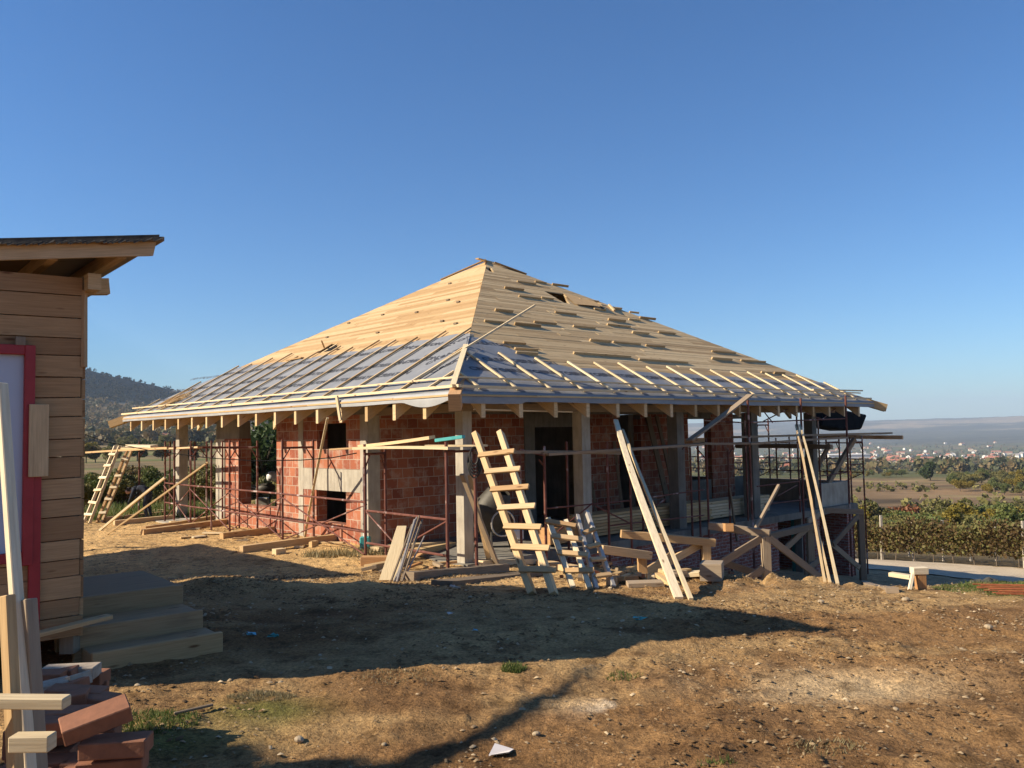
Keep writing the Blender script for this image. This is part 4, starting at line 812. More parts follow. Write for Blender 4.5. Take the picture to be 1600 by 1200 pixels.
for x in (567, 572): mb.tube(P3(x, 730, 16.0), P3(x+1, 842, 15.9), .012, 5)
tag(mb.build('plumb_cord', 'alu'), 'pale cords hanging down in front of the wall corner column', 'cord')

# ================================================================== SHED ON THE LEFT
KX, KY = -3.2, 6.25; SU = np.array([.77, .638, 0]); SV = np.array([-.638, .77, 0])
def S(a, b, z): return np.array([KX, KY, 0])+SU*a+SV*b+np.array([0, 0, z])
shed = empty('wooden_shed', (KX, KY, .1), 'rough plank shed with a red-framed window and felt roof at the left edge', 'shed')
z = .22; i = 0; hs = [.15, .13, .16, .12, .145, .17, .13, .15, .155, .13, .165, .14, .15, .16, .13, .15, .17, .14, .15, .16]
while z < 2.78:
    h = hs[i % len(hs)]; mb = MB(); e = random.uniform(-.018, .022); tl = .012
    x1 = -1.3 if (z > 2.02 or z < .62) else -.60
    mb.hexa([S(x1, 0+.0, z), S(e, 0, z+tl), S(e, .026, z+tl), S(x1, .026, z), S(x1, 0, z+h-.008), S(e, 0, z+h-.008+tl), S(e, .026, z+h-.008+tl), S(x1, .026, z+h-.008)]); mb.build('plank', 'wood_shed', shed)
    mb = MB(); mb.hexa([S(-.0, .03, z), S(.0, 4.6, z), S(.026, 4.6, z), S(.026, .03, z), S(-.0, .03, z+h-.008), S(.0, 4.6, z+h-.008), S(.026, 4.6, z+h-.008), S(.026, .03, z+h-.008)]); mb.build('side_plank', 'wood_shed', shed)
    z += h; i += 1
mb = MB(); mb.beam(S(-.05, .08, .1), S(-.05, .08, 2.8), .1, .1, up=(0, 1, 0)); mb.build('corner_stud', 'wood_old', shed)
mb = MB(); mb.beam(S(.012, .0, 2.2), S(.012, .02, 2.78), .022, .05, up=(0, 1, 0)); mb.build('corner_trim', 'wood_shed', shed)
for q in ((-1.3, 4.6), (0, 4.6)): mb = MB(); mb.beam(S(q[0], q[1], .1), S(q[0], q[1], 2.9), .1, .1, up=(0, 1, 0)); mb.build('corner_stud', 'wood_old', shed)
mb = MB(); mb.hexa([S(-1.3, 4.6, .2), S(0, 4.6, .2), S(0, 4.63, .2), S(-1.3, 4.63, .2), S(-1.3, 4.6, 2.7), S(0, 4.6, 2.9), S(0, 4.63, 2.9), S(-1.3, 4.63, 2.7)]); mb.build('rear_wall', 'wood_shed', shed)
mb = MB(); mb.hexa([S(-1.3, 0, .2), S(-1.3, 4.6, .2), S(-1.27, 4.6, .2), S(-1.27, 0, .2), S(-1.3, 0, 2.6), S(-1.3, 4.6, 2.6), S(-1.27, 4.6, 2.6), S(-1.27, 0, 2.6)]); mb.build('left_wall', 'wood_shed', shed)
def sp(x, y, b=-.03):        # a point on the shed front seen at pixel x, y
    d = ray(x, y); q = np.array([KX, KY, 0])-O3; t_ = (q@SV+b)/(d@SV); return O3+d*t_
def sab(x, y): p = sp(x, y)-np.array([KX, KY, 0]); return p@SU, p[2]
xr, zt = sab(55, 540); xl, _ = sab(38, 560); _, zb = sab(30, 880); _, zbi = sab(20, 866)
fw = xr-xl
wn = MB(); wn.beam(S(xr-fw/2, -.03, zb-.02), S(xr-fw/2, -.03, zt), fw, .05, up=SV*-1.); frm = wn.build('window_frame', 'red_paint', shed, bevel=.004)
for (p, q, w_, nm) in ((S(-1.28, -.03, zt-.035), S(xr-fw, -.03, zt-.035), .07, 'head'), (S(-1.28, -.03, zb), S(xr-fw, -.03, zbi-.02), .07, 'sill')):
    m2 = MB(); m2.beam(p, q, .05, w_); m2.build('frame_'+nm, 'red_paint', frm, bevel=.004)
m2 = MB(); m2.quad([S(-1.28, -.012, zb), S(xr-fw+.01, -.012, zb), S(xr-fw+.01, -.012, zt), S(-1.28, -.012, zt)]); m2.build('pane', 'white_panel', frm)
xa, z1 = sab(47, 750); xb, z2 = sab(61, 985)
m2 = MB(); m2.beam(S(xb-.035, -.022, z2), S(xb-.035, -.022, z1+.05), .075, .035, up=SV*-1.); m2.build('red_post', 'red_paint', shed, bevel=.004)
xa, z1 = sab(44, 632); xb, z2 = sab(73, 744); xm = (xa+xb)/2
m2 = MB(); m2.beam(S(xm, -.072, z2), S(xm, -.072, z1), xb-xa, .025, up=SV*-1., tint=.9); m2.build('nailed_board', 'wood_board', shed, bevel=.003)
m2 = MB(); xa, z1 = sab(31, 533); m2.beam(S(xa, -.045, z1-.03), S(xa, -.045, z1+.03), .06, .03, up=SV*-1.); m2.build('window_cleat', 'wood_old', shed)
# roof: skewed mono-pitch slab with fascia and rafters
T0 = np.array([-2.49, 6.0, 3.11]); rd = -np.array([.993, .118, .032]); bk = SV*1.
def RF(l, b, h=0.): return T0+rd*l+bk*b+np.array([0, 0, h])
mb = MB(); mb.hexa([RF(5.2, 0, -.03), RF(0, 0, -.03), RF(0, 4.9, -.03), RF(5.2, 4.9, -.03), RF(5.2, 0, .0), RF(0, 0, .0), RF(0, 4.9, .0), RF(5.2, 4.9, .0)]); rfm = mb.build('roof', 'wood_old', shed)
mb = MB(); mb.hexa([RF(5.2, -.02, .002), RF(.04, -.02, .002), RF(.04, 4.9, .002), RF(5.2, 4.9, .002), RF(5.2, -.02, .014), RF(.04, -.02, .014), RF(.04, 4.9, .014), RF(5.2, 4.9, .014)]); mb.build('roofing_felt', 'black_felt', rfm)
mb = MB()
for k_ in range(60):
    l = random.uniform(0, 2); mb.quad([RF(l, -.02-.0, -.002), RF(l+.08, -.025, 0), RF(l+.07, -.03, -.03-random.random()*.02), RF(l+.01, -.028, -.02)])
mb.build('felt_edge', 'black_felt', rfm)
mb = MB(); mb.hexa([RF(5.2, .02, -.16), RF(.07, .02, -.13), RF(.07, .05, -.13), RF(5.2, .05, -.16), RF(5.2, .02, -.032), RF(.05, .02, -.032), RF(.05, .05, -.032), RF(5.2, .05, -.032)]); mb.build('fascia_board', 'wood_board', rfm)
for l in (.28, .75, 1.3, 1.9): mb = MB(); mb.beam(RF(l, .05, -.09), RF(l, 4.8, -.09), .06, .1); mb.build('rafter', 'wood_board', rfm)
mb = MB(); mb.beam(S(.2, .12, 2.84), S(-1.28, .12, 2.69), .1, .12); mb.build('purlin', 'wood_board', rfm)
mb = MB(); mb.beam(S(.05, -.12, 2.83), S(.05, 4.6, 2.83), .09, .12); mb.build('purlin', 'wood_board', rfm)
lt = empty('lean_to', (-6.4, 11.5, -.3), 'open plank lean-to roof on posts standing behind the shed', 'shelter')
E0 = np.array([-6.75, 11.9, 2.3])
def EQ(a, b, z): return E0-U*a+V*b+np.array([0, 0, z])
mb = MB(); mb.hexa([EQ(4.5, 0, -.05), EQ(0, 0, -.05), EQ(0, 6.2, -.05), EQ(4.5, 6.2, -.05), EQ(4.5, 0, 0), EQ(0, 0, 0), EQ(0, 6.2, 0), EQ(4.5, 6.2, 0)]); mb.build('roof', 'wood_old', lt)
for a_, b_ in ((.2, .2), (.2, 6), (4.2, .2), (4.2, 6)): mb = MB(); q = EQ(a_, b_, -.05); mb.beam([q[0], q[1], -.6], q, .12, .12, up=(0, 1, 0)); mb.build('post', 'wood_old', lt)
# steps
steps = empty('wooden_steps', S(.5, -.2, 0), 'three rough timber box steps rising beside the shed corner', 'steps')
def sbox(nm, a0, a1, b0, b1, z0, z1, mat, par=steps): m_ = MB(); m_.hexa([S(a0, b0, z0), S(a1, b0, z0), S(a1, b1, z0), S(a0, b1, z0), S(a0, b0, z1), S(a1, b0, z1), S(a1, b1, z1), S(a0, b1, z1)]); return m_.build(nm, mat, par, bevel=.006)
r1 = sbox('riser', .03, .97, -.24, -.19, -.12, .135, 'wood_board'); sbox('tread', .03, .95, -.19, .09, -.1, .12, 'wood_step')
sbox('riser', -.02, .93, .09, .14, -.1, .265, 'wood_step'); sbox('tread', .02, .91, .14, .54, -.1, .255, 'wood_step')
sbox('riser', -.05, .92, .54, .6, -.1, .41, 'wood_step'); sbox('tread', .05, .92, .6, 1.7, -.1, .40, 'wood_step')
plank(P(55, 992, 5.9), P(172, 963, 6.33), .09, .03, 'loose board lying across the shed steps', 'wood_board', 'board', 'board')
# ------------------------------------------------------------------ brick pile
def brick(p, yaw, tilt=0., roll=0., mat='brick_solid', lab='', L=.25):
    c_, s_ = math.cos(yaw), math.sin(yaw); d = np.array([c_*math.cos(tilt), s_*math.cos(tilt), math.sin(tilt)]); sdv = np.array([-s_, c_, math.sin(roll)]); up_ = np.cross(d, sdv/np.linalg.norm(sdv))
    m_ = MB(); m_.beam(p-d*L/2, p+d*L/2, .12, .065, up=up_); o = m_.build('brick', mat, None, bevel=.004); return tag(o, lab or 'loose orange clay brick in the pile by the steps', 'brick', 'bricks heaped by the foreground ladder')
R_ = random.Random(5)
for k_ in range(5):
    for j in range(4+(k_ < 3)):
        brick(np.array([-1.92+.27*(j % 2)-.02*k_+R_.uniform(-.02, .02), 3.42+.16*(j//2)*1.+R_.uniform(-.02, .02)-.0, .035+.067*k_]), R_.uniform(-.12, .25), lab='orange brick inside the heap by the foreground ladder')
brick(P(150, 1124, 3.42), .55, .22, .25, lab='orange brick lying tilted across the top of the brick heap')
brick(P(182, 1165, 3.42), .12, .0, lab='brick at the right edge of the heap, under the tilted one'); brick(P(176, 1195, 3.45), .2, 0, lab='lower brick at the right edge of the heap')
brick(P(105, 1120, 3.7), -.1, .05); brick(P(92, 1098, 3.9), .3, .1); brick(P(120, 1086, 4.0), .1, -.1); brick(P(86, 1135, 3.6), .2); brick(P(80, 1060, 4.5), .15, .15)
brick(P(110, 1050, 4.6), .1, .0, mat='mortar_white', lab='white mortar-covered brick fragment at the back of the heap', L=.28); brick(P(112, 1066, 4.3), -.4, .3, mat='mortar_white', lab='pale block half buried on the back of the brick heap', L=.15)
brick(P(72, 1078, 4.2), .5, .1, mat='mortar_white', lab='mortar-splashed brick beside the foreground ladder', L=.2)
for q in ((130, 1058, 4.7), (95, 1075, 4.25), (60, 1060, 4.4), (140, 1095, 3.95), (70, 1150, 3.7), (60, 1120, 3.8)):
    p = P(*q)
    for zz in np.arange(.035, p[2]-.03, .067): brick(np.array([p[0], p[1], zz]), R_.uniform(-.3, .4), lab='orange brick inside the heap by the foreground ladder')
    brick(p, R_.uniform(-.3, .5), R_.uniform(-.1, .15))
# ------------------------------------------------------------------ foreground ladder
fl = empty('wooden_ladder', P(60, 1520, 2.6)*[1, 1, 0], 'rough sunlit ladder of boards standing close at the lower left corner', 'ladder')
def fb(nm, p, q, w_, h, mat, up=(-.5, -.85, .1)): m_ = MB(); m_.beam(p, q, w_, h, up=up); m_.build(nm, mat, fl, bevel=.003)
b1 = P(45, 1200, 2.62); t1 = P(2, 600, 2.95); bb = b1+(b1-t1)*(b1[2]/(t1[2]-b1[2])); fb('rail', bb, t1, .03, .035, 'wood_pale')
b2 = P(24, 1200, 2.55); t2 = P(11, 930, 2.62); fb('rail', b2+(b2-t2)*(b2[2]/(t2[2]-b2[2])), t2, .045, .03, 'wood_new')
b3 = P(61, 1200, 2.66); t3 = P(45, 936, 2.76); fb('rail', b3+(b3-t3)*(b3[2]/(t3[2]-b3[2])), t3, .034, .04, 'wood_old')
fb('rail', P(-190, 1500, 2.5), P(-230, 700, 2.8), .05, .05, 'wood_new')
fb('rung', P(-250, 1093, 2.5), P(105, 1097, 2.5), .05, .032, 'wood_pale', (0, 0, 1)); fb('rung', P(20, 1160, 2.46), P(82, 1159, 2.46), .05, .045, 'wood_pale', (0, 0, 1))
# ================================================================== PERSON AND MOTORCYCLE
def skin_body(root, name, mat, nodes, edges, sub=2):
    me = bpy.data.meshes.new(name); inv = np.linalg.inv(MW[root.name]); co = [tuple((inv@np.array([*n[0], 1.]))[:3]) for n in nodes]
    me.from_pydata(co, edges, []); o = bpy.data.objects.new(name, me); COL.objects.link(o); o.parent = root; me.materials.append(MAT[mat])
    md = o.modifiers.new('skin', 'SKIN'); me.update()
    if not me.skin_vertices: 
        bpy.context.view_layer.objects.active = o
    for v_, n in zip(me.skin_vertices[0].data, nodes): v_.radius = n[1] if isinstance(n[1], tuple) else (n[1], n[1]); v_.use_root = False
    me.skin_vertices[0].data[0].use_root = True
    ss = o.modifiers.new('sub', 'SUBSURF'); ss.levels = sub; ss.render_levels = sub
    dg = bpy.context.evaluated_depsgraph_get(); m2 = bpy.data.meshes.new_from_object(o.evaluated_get(dg)); o.modifiers.clear(); o.data = m2
    m2.polygons.foreach_set('use_smooth', [True]*len(m2.polygons)); return o
pb = g(P(232, 806, 22.6)); pr = empty('person', pb, 'person in dark work clothes bending forward behind the far left scaffolding', 'person')
def pp(x, y, z): return pb+np.array([-x, y, z])
N = [(pp(0, 0, .92), (.17, .14)), (pp(.16, 0, 1.02), (.16, .13)), (pp(.36, 0, 1.04), (.18, .13)), (pp(.46, 0, 1.02), (.10, .08)), (pp(.56, 0, .98), .06),
     (pp(0, .1, .86), .105), (pp(.05, .11, .48), .072), (pp(-.03, .12, .09), .05), (pp(.1, .13, .04), .04), (pp(0, -.1, .86), .105), (pp(.08, -.11, .48), .072), (pp(.0, -.12, .09), .05), (pp(.13, -.13, .04), .04),
     (pp(.42, .19, .98), .062), (pp(.5, .22, .72), .046), (pp(.6, .18, .5), .034), (pp(.42, -.19, .98), .062), (pp(.5, -.22, .72), .046), (pp(.62, -.16, .52), .034)]
skin_body(pr, 'body', 'cloth_navy', N, [(0, 1), (1, 2), (2, 3), (3, 4), (0, 5), (5, 6), (6, 7), (7, 8), (0, 9), (9, 10), (10, 11), (11, 12), (3, 13), (13, 14), (14, 15), (3, 16), (16, 17), (17, 18)])
mb = MB(); mb.lathe([(.0, -.12), (.06, -.105), (.085, -.03), (.088, .03), (.07, .09), (.0, .12)], pp(.66, 0, .95), (-.85, 0, -.4), 14); mb.build('head', 'skin', pr, smooth=True)
mb = MB(); mb.lathe([(.0, .125), (.06, .11), (.093, .05), (.097, -.01), (.09, -.03)], pp(.65, 0, .97), (-.1, 0, 1), 14); mb.build('hair', 'hair', pr, smooth=True)
for s_ in (-1, 1):
    hp = pp(.61, .17*s_, .44); mb = MB(); mb.beam(hp+[0, 0, .07], hp+[0, 0, -.02], .075, .03, up=(1, 0, 0))
    for k_ in range(4): mb.beam(hp+[0, -.028+.018*k_, -.02], hp+[-.012, -.028+.018*k_, -.09+.008*abs(k_-1.5)], .015, .015, up=(1, 0, 0))
    mb.beam(hp+[0, .03, .03], hp+[-.03, .055, -.02], .017, .017, up=(1, 0, 0)); mb.build('hand', 'skin', pr, bevel=.004)
pr.scale = (.8, .8, .8)
mc_ = W(1.95, 10.45, -.5); mo = empty('motorcycle', mc_, 'dark motorcycle with a white helmet on it, seen through the open bay', 'motorcycle')
def mp(x, y, z): return mc_+np.array([x, y, z])
for x in (-.68, .68):
    mb = MB(); mb.lathe([(.30, -.05), (.34, 0), (.30, .05), (.25, .03), (.25, -.03), (.30, -.05)], mp(x, 0, .33), (0, 1, 0), 24); wh = mb.build('wheel', 'rubber', mo, smooth=True)
    mb = MB()
    for k_ in range(10): q = k_*math.pi/5; mb.tube(mp(x, 0, .33), mp(x+.25*math.cos(q), 0, .33+.25*math.sin(q)), .006, 5)
    mb.lathe([(.05, -.06), (.05, .06)], mp(x, 0, .33), (0, 1, 0), 12); mb.build('rim', 'alu', wh)
mb = MB(); mb.path([mp(-.68, 0, .33), mp(-.3, 0, .55), mp(.25, 0, .75), mp(.2, 0, .35), mp(-.3, 0, .3), mp(-.68, 0, .33)], .025, 6); mb.build('frame', 'rubber', mo)
mb = MB(); mb.tube(mp(.68, .05, .33), mp(.42, .05, .98), .02, 6); mb.tube(mp(.68, -.05, .33), mp(.42, -.05, .98), .02, 6); mb.build('fork', 'alu', mo)
mb = MB(); mb.path([mp(.3, .35, 1.08), mp(.4, .12, 1.0), mp(.4, -.12, 1.0), mp(.3, -.35, 1.08)], .016, 6); mb.build('handlebar', 'alu', mo)
mb = MB(); mb.lathe([(.0, -.26), (.1, -.24), (.15, -.05), (.14, .12), (.06, .24), (0, .25)], mp(.12, 0, .82), (1, 0, .15), 14); mb.build('fuel_tank', 'mixer_paint', mo, smooth=True)
mb = MB(); mb.beam(mp(-.62, 0, .84), mp(-.05, 0, .8), .24, .09, taper=.8); mb.build('seat', 'rubber', mo, bevel=.03)
mb = MB(); mb.beam(mp(-.12, 0, .45), mp(.22, 0, .45), .25, .28); mb.build('engine', 'alu', mo, bevel=.04)
mb = MB(); mb.lathe([(.0, .0), (.09, .02), (.095, .08), (.0, .12)], mp(.5, 0, .9), (1, 0, 0), 14); mb.build('headlight', 'helmet_white', mo, smooth=True)
mb = MB(); mb.lathe([(.0, .15), (.08, .13), (.135, .05), (.14, -.03), (.12, -.1), (.0, -.1)], mp(.28, 0, 1.12), (0, 0, 1), 18); tag(mb.build('helmet', 'helmet_white', None, smooth=True), 'white helmet resting on the motorcycle handlebars', 'helmet')
# ================================================================== GROUND LITTER
def clump(n, fn, smin, smax, mat, name, label=None, kind='stuff', aspect=.5, cat='ground cover', tint=None):
    C = np.array([fn() for _ in range(n)]); o = quads(name, C, rng.uniform(smin, smax, n), mat=mat, aspect=aspect, tint=tint); tag(o, label, cat, kind=kind); return o
def gxy(fx):
    def f():
        x, y = fx(); return (x, y, G(x, y)+.006)
    return f
def scatter(name, n, X0, X1, Y0, Y1, smin, smax, mat, label, flat=True, clus=None, tint=None):
    x = rng.uniform(X0, X1, n*3); y = np.sqrt(rng.uniform(Y0**2, Y1**2, n*3)); k = np.abs(x/y) < .75
    if clus: k &= fbm(x*clus, y*clus, 3)+rng.uniform(-.25, .25, n*3) > .05
    x, y = x[k][:n], y[k][:n]; z_ = height(x, y); n_ = len(x); s_ = smin+(smax-smin)*rng.random(n_)**2.5; a = rng.uniform(0, 6.28, n_)
    mb_v = []; L = s_[:, None]; d = np.stack([np.cos(a), np.sin(a), rng.uniform(-.25, .25, n_)], 1)*L/2; e = np.stack([-np.sin(a), np.cos(a), rng.uniform(-.4, .4, n_)], 1)*L*rng.uniform(.12, .4, (n_, 1)); c_ = np.stack([x, y, z_+s_*.12+.003], 1)
    t_ = np.array([0, 0, 1.])*np.minimum(L*.3, .012); Vv = np.stack([c_-d-e, c_+d-e*.6, c_+d*.8+e, c_-d*.9+e*.8, c_+t_], 1).reshape(-1, 3)
    Fc = (np.array([[0, 1, 4], [1, 2, 4], [2, 3, 4], [3, 0, 4]])[None]+5*np.arange(n_)[:, None, None]).reshape(-1, 3)
    me = bpy.data.meshes.new(name); me.vertices.add(len(Vv)); me.vertices.foreach_set('co', Vv.ravel()); me.loops.add(Fc.size); me.loops.foreach_set('vertex_index', Fc.ravel().astype(np.int32)); me.polygons.add(len(Fc)); me.polygons.foreach_set('loop_start', np.arange(0, Fc.size, 3)); me.update(calc_edges=True)
    uv = me.uv_layers.new(name='UVMap'); uv.data.foreach_set('uv', np.repeat(rng.random((n_, 2))*20, 12, axis=0).ravel()+0.); at = me.attributes.new('tint', 'FLOAT', 'POINT'); at.data.foreach_set('value', np.repeat(rng.random(n_), 5))
    return tag(finish(me, name, mat), label, 'litter', kind='stuff')
scatter('wood_chips', 5500, -7, 9, 3.4, 13.5, .006, .045, 'chip', 'pale wood chips and straw strewn over the yard')
scatter('soil_crumbs', 30000, -6, 9, 3.2, 13, .006, .045, 'soil_lump', 'dark crumbs of earth over the yard', clus=.9)
scatter('clay_crumbs', 16000, -6, 9, 3.4, 13, .005, .035, 'clay_lump', 'light clods and pebbles over the yard', clus=.7)
scatter('sand_crumbs', 6000, -13, 3, 12, 24, .02, .08, 'clay_lump', 'sandy clods along the left wall')
def pebble(p, s_, mat, lab, name='stone', cat='stone', group=None, flat=.6):
    s_ *= .48; m_ = MB(); n = 9; pr_ = [(0, -flat)]+[(math.cos(q)*1., math.sin(q)*flat) for q in (-.9, -.4, .1, .55, 1.0)]+[(0, flat*.95)]
    m_.lathe([(r*s_, h*s_) for r, h in pr_], p+[0, 0, s_*.35], (random.uniform(-.2, .2), random.uniform(-.2, .2), 1), n)
    m_.v = [tuple(np.array(v_)+np.random.default_rng(len(lab)).normal(size=3)*0+s_*.22*np.array([vnoise(np.array([v_[0]*9/s_*.1]), np.array([v_[1]*1./s_+v_[2]]))[0]]*3)) for v_ in m_.v]
    return tag(m_.build(name, mat, None), lab, cat, group)
for x, y, s_, lab in ((468, 1158, .06, 'pale stone lit inside the shadow at the bottom left'), (600, 1165, .03, 'small dark stone at the bottom left shade'), (1283, 942, .07, 'pale stone on the lit dirt below the leaning battens'), (838, 1150, .05, 'pinkish clod in the crack near the paper sheet'), (1545, 985, .07, 'light stone on the right side of the yard'), (500, 1025, .035, 'pebble at the edge of the long shadow'), (1400, 1110, .035, 'white pebble in the lit foreground on the right'), (735, 935, .05, 'round stone in the shade before the big ladder'), (1415, 940, .08, 'flat pale stone near the beam stub')):
    pebble(onG(*GP(x, y)[:2]), s_, 'stone', lab)
pc = onG(*GP(782, 1178)[:2]); thing('paper_sheet', 'paper', 'crumpled pale cardboard sheet on the dirt at the bottom centre', 'paper', lambda m: (m.quad([pc+[-.06, -.05, .012], pc+[.045, -.06, .03], pc+[.07, .03, .012], pc+[-.03, .055, .035]]), m.quad([pc+[-.06, -.05, .008], pc+[-.03, .055, .031], pc+[.07, .03, .008], pc+[.045, -.06, .026]])))
for x, y, s_, mt, lab in ((742, 988, .035, 'plastic_blue', 'bright blue plastic scrap lying in the long shadow'), (706, 962, .05, 'paper', 'white plastic scrap in the shade before the corner'), (1000, 972, .07, 'plastic_teal', 'faded teal plastic scrap flat in the shade'), (430, 998, .08, 'plastic_teal', 'strip of teal netting in the shade right of the steps'), (705, 922, .12, 'paper', 'crumpled pale foil by the beams at the near corner'), (395, 995, .06, 'plastic_blue', 'torn blue thread in the shade near the steps')):
    c_ = onG(*GP(x, y)[:2]); thing('plastic_scrap', mt, lab, 'scrap', lambda m: [m.quad([c_+np.array([random.uniform(-1, 1)*s_, random.uniform(-.5, .5)*s_, random.uniform(.01, .5)*s_+.01]) for _ in range(4)]) for _ in range(4)])
sp0, sp1 = GP(272, 1121), GP(333, 1110); plank(onG(*sp0[:2], .02), onG(*sp1[:2], .03), .02, .015, 'thin grey stick lying on the dirt right of the brick heap', 'wood_old', 'stick', 'stick')
# grass
def grass(name, cx, cy, rx, ry, n, h, mat, label):
    a = rng.uniform(0, 6.28, n); r = np.sqrt(rng.random(n)); x = cx+rx*r*np.cos(a); y = cy+ry*r*np.sin(a)
    k = fbm(x*3, y*3, 2) > -.25; x, y = x[k], y[k]; n = len(x); z_ = height(x, y); hh = h*rng.uniform(.4, 1.2, n); la = rng.uniform(0, 6.28, n); w_ = hh*.07+.002
    b0 = np.stack([x, y, z_-.004], 1); s_ = np.stack([np.cos(la)*w_, np.sin(la)*w_, 0*x], 1); tip = b0+np.stack([np.sin(la)*hh*.55, np.cos(la)*hh*.55, hh], 1)
    Vv = np.stack([b0-s_, b0+s_, tip], 1).reshape(-1, 3); me = bpy.data.meshes.new(name); me.vertices.add(3*n); me.vertices.foreach_set('co', Vv.ravel()); me.loops.add(3*n); me.loops.foreach_set('vertex_index', np.arange(3*n)); me.polygons.add(n); me.polygons.foreach_set('loop_start', np.arange(0, 3*n, 3)); me.update(calc_edges=True)
    at = me.attributes.new('tint', 'FLOAT', 'POINT'); at.data.foreach_set('value', np.repeat(rng.random(n), 3)); tag(finish(me, name, mat), label, 'grass', kind='stuff')
for x, y, rx, ry, n, h, mt in ((410, 1090, .22, .12, 1500, .022, 'grass_dry'), (803, 1047, .09, .07, 500, .045, 'grass_blade'), (230, 1128, .3, .2, 1600, .035, 'grass_blade'), (620, 1060, .3, .15, 500, .02, 'grass_dry'), (975, 1058, .12, .1, 200, .03, 'grass_blade'), (540, 868, .8, .5, 900, .12, 'grass_dry'), (1120, 1190, .1, .05, 150, .03, 'grass_blade'), (1290, 1170, .2, .1, 200, .03, 'grass_dry')):
    c_ = GP(x, y); grass('grass', c_[0], c_[1], rx, ry, n, h, mt, 'low grass tufts in the dirt')
grass('grass', 6.9, 9.6, 1.9, .8, 9000, .04, 'grass_blade', 'green grass at the right edge of the yard'); grass('grass', 6.2, 10.9, .35, .3, 260, .16, 'grass_dry', 'dry weeds by the road')
grass('grass', 6.5, 10.6, .8, .3, 260, .12, 'grass_dry', 'dry weeds behind the grass on the right'); grass('grass', -10.5, 25, 5, 2.5, 9000, .22, 'grass_blade', 'rough green grass behind the far left scaffolding')
grass('grass', 5.45, 9.1, .95, .75, 7000, .03, 'grass_blade', 'short green grass patch in front of the rusty bars')
# rebar pile and rubble mounds
rb = GP(1575, 930); 
for i in range(9):
    o_ = onG(rb[0], rb[1], .02+.012*i)+np.array([random.uniform(-.08, .08), -.1+.03*i, -.005*i]); thing('rebar_mat', 'rust_rebar', 'rusty orange reinforcing bar lying on the grass at the right edge', 'rebar', lambda m: m.tube(o_-np.array([.12+.02*i, -.05, 0]), o_+np.array([1.2, -.25, .0]), .006, 5), 'rusty bars piled on the grass')
def mound(x, y, Y, wd, h, lab):
    p = P(x, y, Y); gz = G(p[0], p[1]); m_ = MB(); n = 26
    for i in range(n):
        for j in range(n):
            u_, v_ = (i/(n-1)-.5)*2, (j/(n-1)-.5)*2; r = math.hypot(u_, v_); hh = h*max(0, 1-r**1.7)*(1+.5*float(fbm(np.array([u_*2+x]), np.array([v_*2.]), 4)[0])); X_, Y_ = p[0]+u_*wd/2, p[1]+v_*wd/2
            m_.v.append((X_, Y_, G(X_, Y_)+hh-.03)); m_.t.append(.5)
    for i in range(n-1):
        for j in range(n-1): q = i*n+j; m_.face([q, q+n, q+n+1, q+1], [(0, 0)]*4)
    tag(m_.build('rubble_mound', 'rubble', None), lab, 'mound')
mound(1537, 905, 17.5, 1.3, .42, 'dark gravel mound beside the road, the larger of two'); mound(1592, 905, 17.5, .9, .34, 'dark gravel mound at the right edge, the smaller of two')

# ================================================================== VINEYARD
def vine_row(p, q, h, nleaf, label, stems=True, mat='leaf_vine', lsz=.13):
    p = np.array(p, float); q = np.array(q, float); L = np.hypot(*(q-p)); root = empty('vine_row', onG(*p), label, 'vine row', 'vineyard rows beyond the road'); d = (q-p)/L; nrm = np.array([-d[1], d[0]])
    t_ = rng.random(nleaf)*L; off = rng.normal(0, .22, nleaf); hh = h*(.2+.8*rng.beta(1.7, 1.2, nleaf))*(1+.1*np.sin(t_*2.1)+.12*rng.normal(size=nleaf)*.5)
    x = p[0]+d[0]*t_+nrm[0]*off; y = p[1]+d[1]*t_+nrm[1]*off; z_ = height(x, y)+hh
    quads('foliage', np.stack([x, y, z_], 1), rng.uniform(lsz*.6, lsz*1.3, nleaf), mat=mat, parent=root, tint=np.clip(rng.random(nleaf)*.7+.5*sstep(.1, .4, fbm(x*.8, y*.8+z_, 2)), 0, 1))
    k_ = 0; s_ = 1.
    while s_ < L:
        c_ = p+d*s_; mb = MB(); b0 = onG(*c_); mb.beam(b0, b0+[random.uniform(-.05, .05), 0, h*random.uniform(1.02, 1.2)], .09, .09, up=(0, 1, 0)); mb.build('post', 'post_wood', root); s_ += 4.4 if k_ % 2 else 5.6; k_ += 1
    if stems:
        mb = MB()
        for s_ in np.arange(.4, L, .8): c_ = p+d*s_; b0 = onG(*c_); mb.tube(b0, b0+[random.uniform(-.1, .1), random.uniform(-.1, .1), h*.55], .022, 5)
        mb.build('stems', 'bark', root)['kind'] = 'stuff'
dv = np.array([5.3, -7.6]); dv = dv/np.hypot(*dv); nv_ = np.array([dv[1]*-1, dv[0]]); 
nv_ = np.array([.82, .57]); base = np.array([14.2, 37.2])
for i in range(5):
    c_ = base+nv_*2.4*i; vine_row(c_-dv*9, c_+dv*26, 1.55, [34000, 9000, 6000, 5000, 4000][i], ['front row of rusty brown vines along the dirt road', 'second row of brown vines behind the front row', 'third row of vines, only its top showing', 'fourth row of vines behind the third', 'farthest row of vines before the bushes'][i], stems=i < 1, lsz=[.105, .13, .15, .15, .15][i])
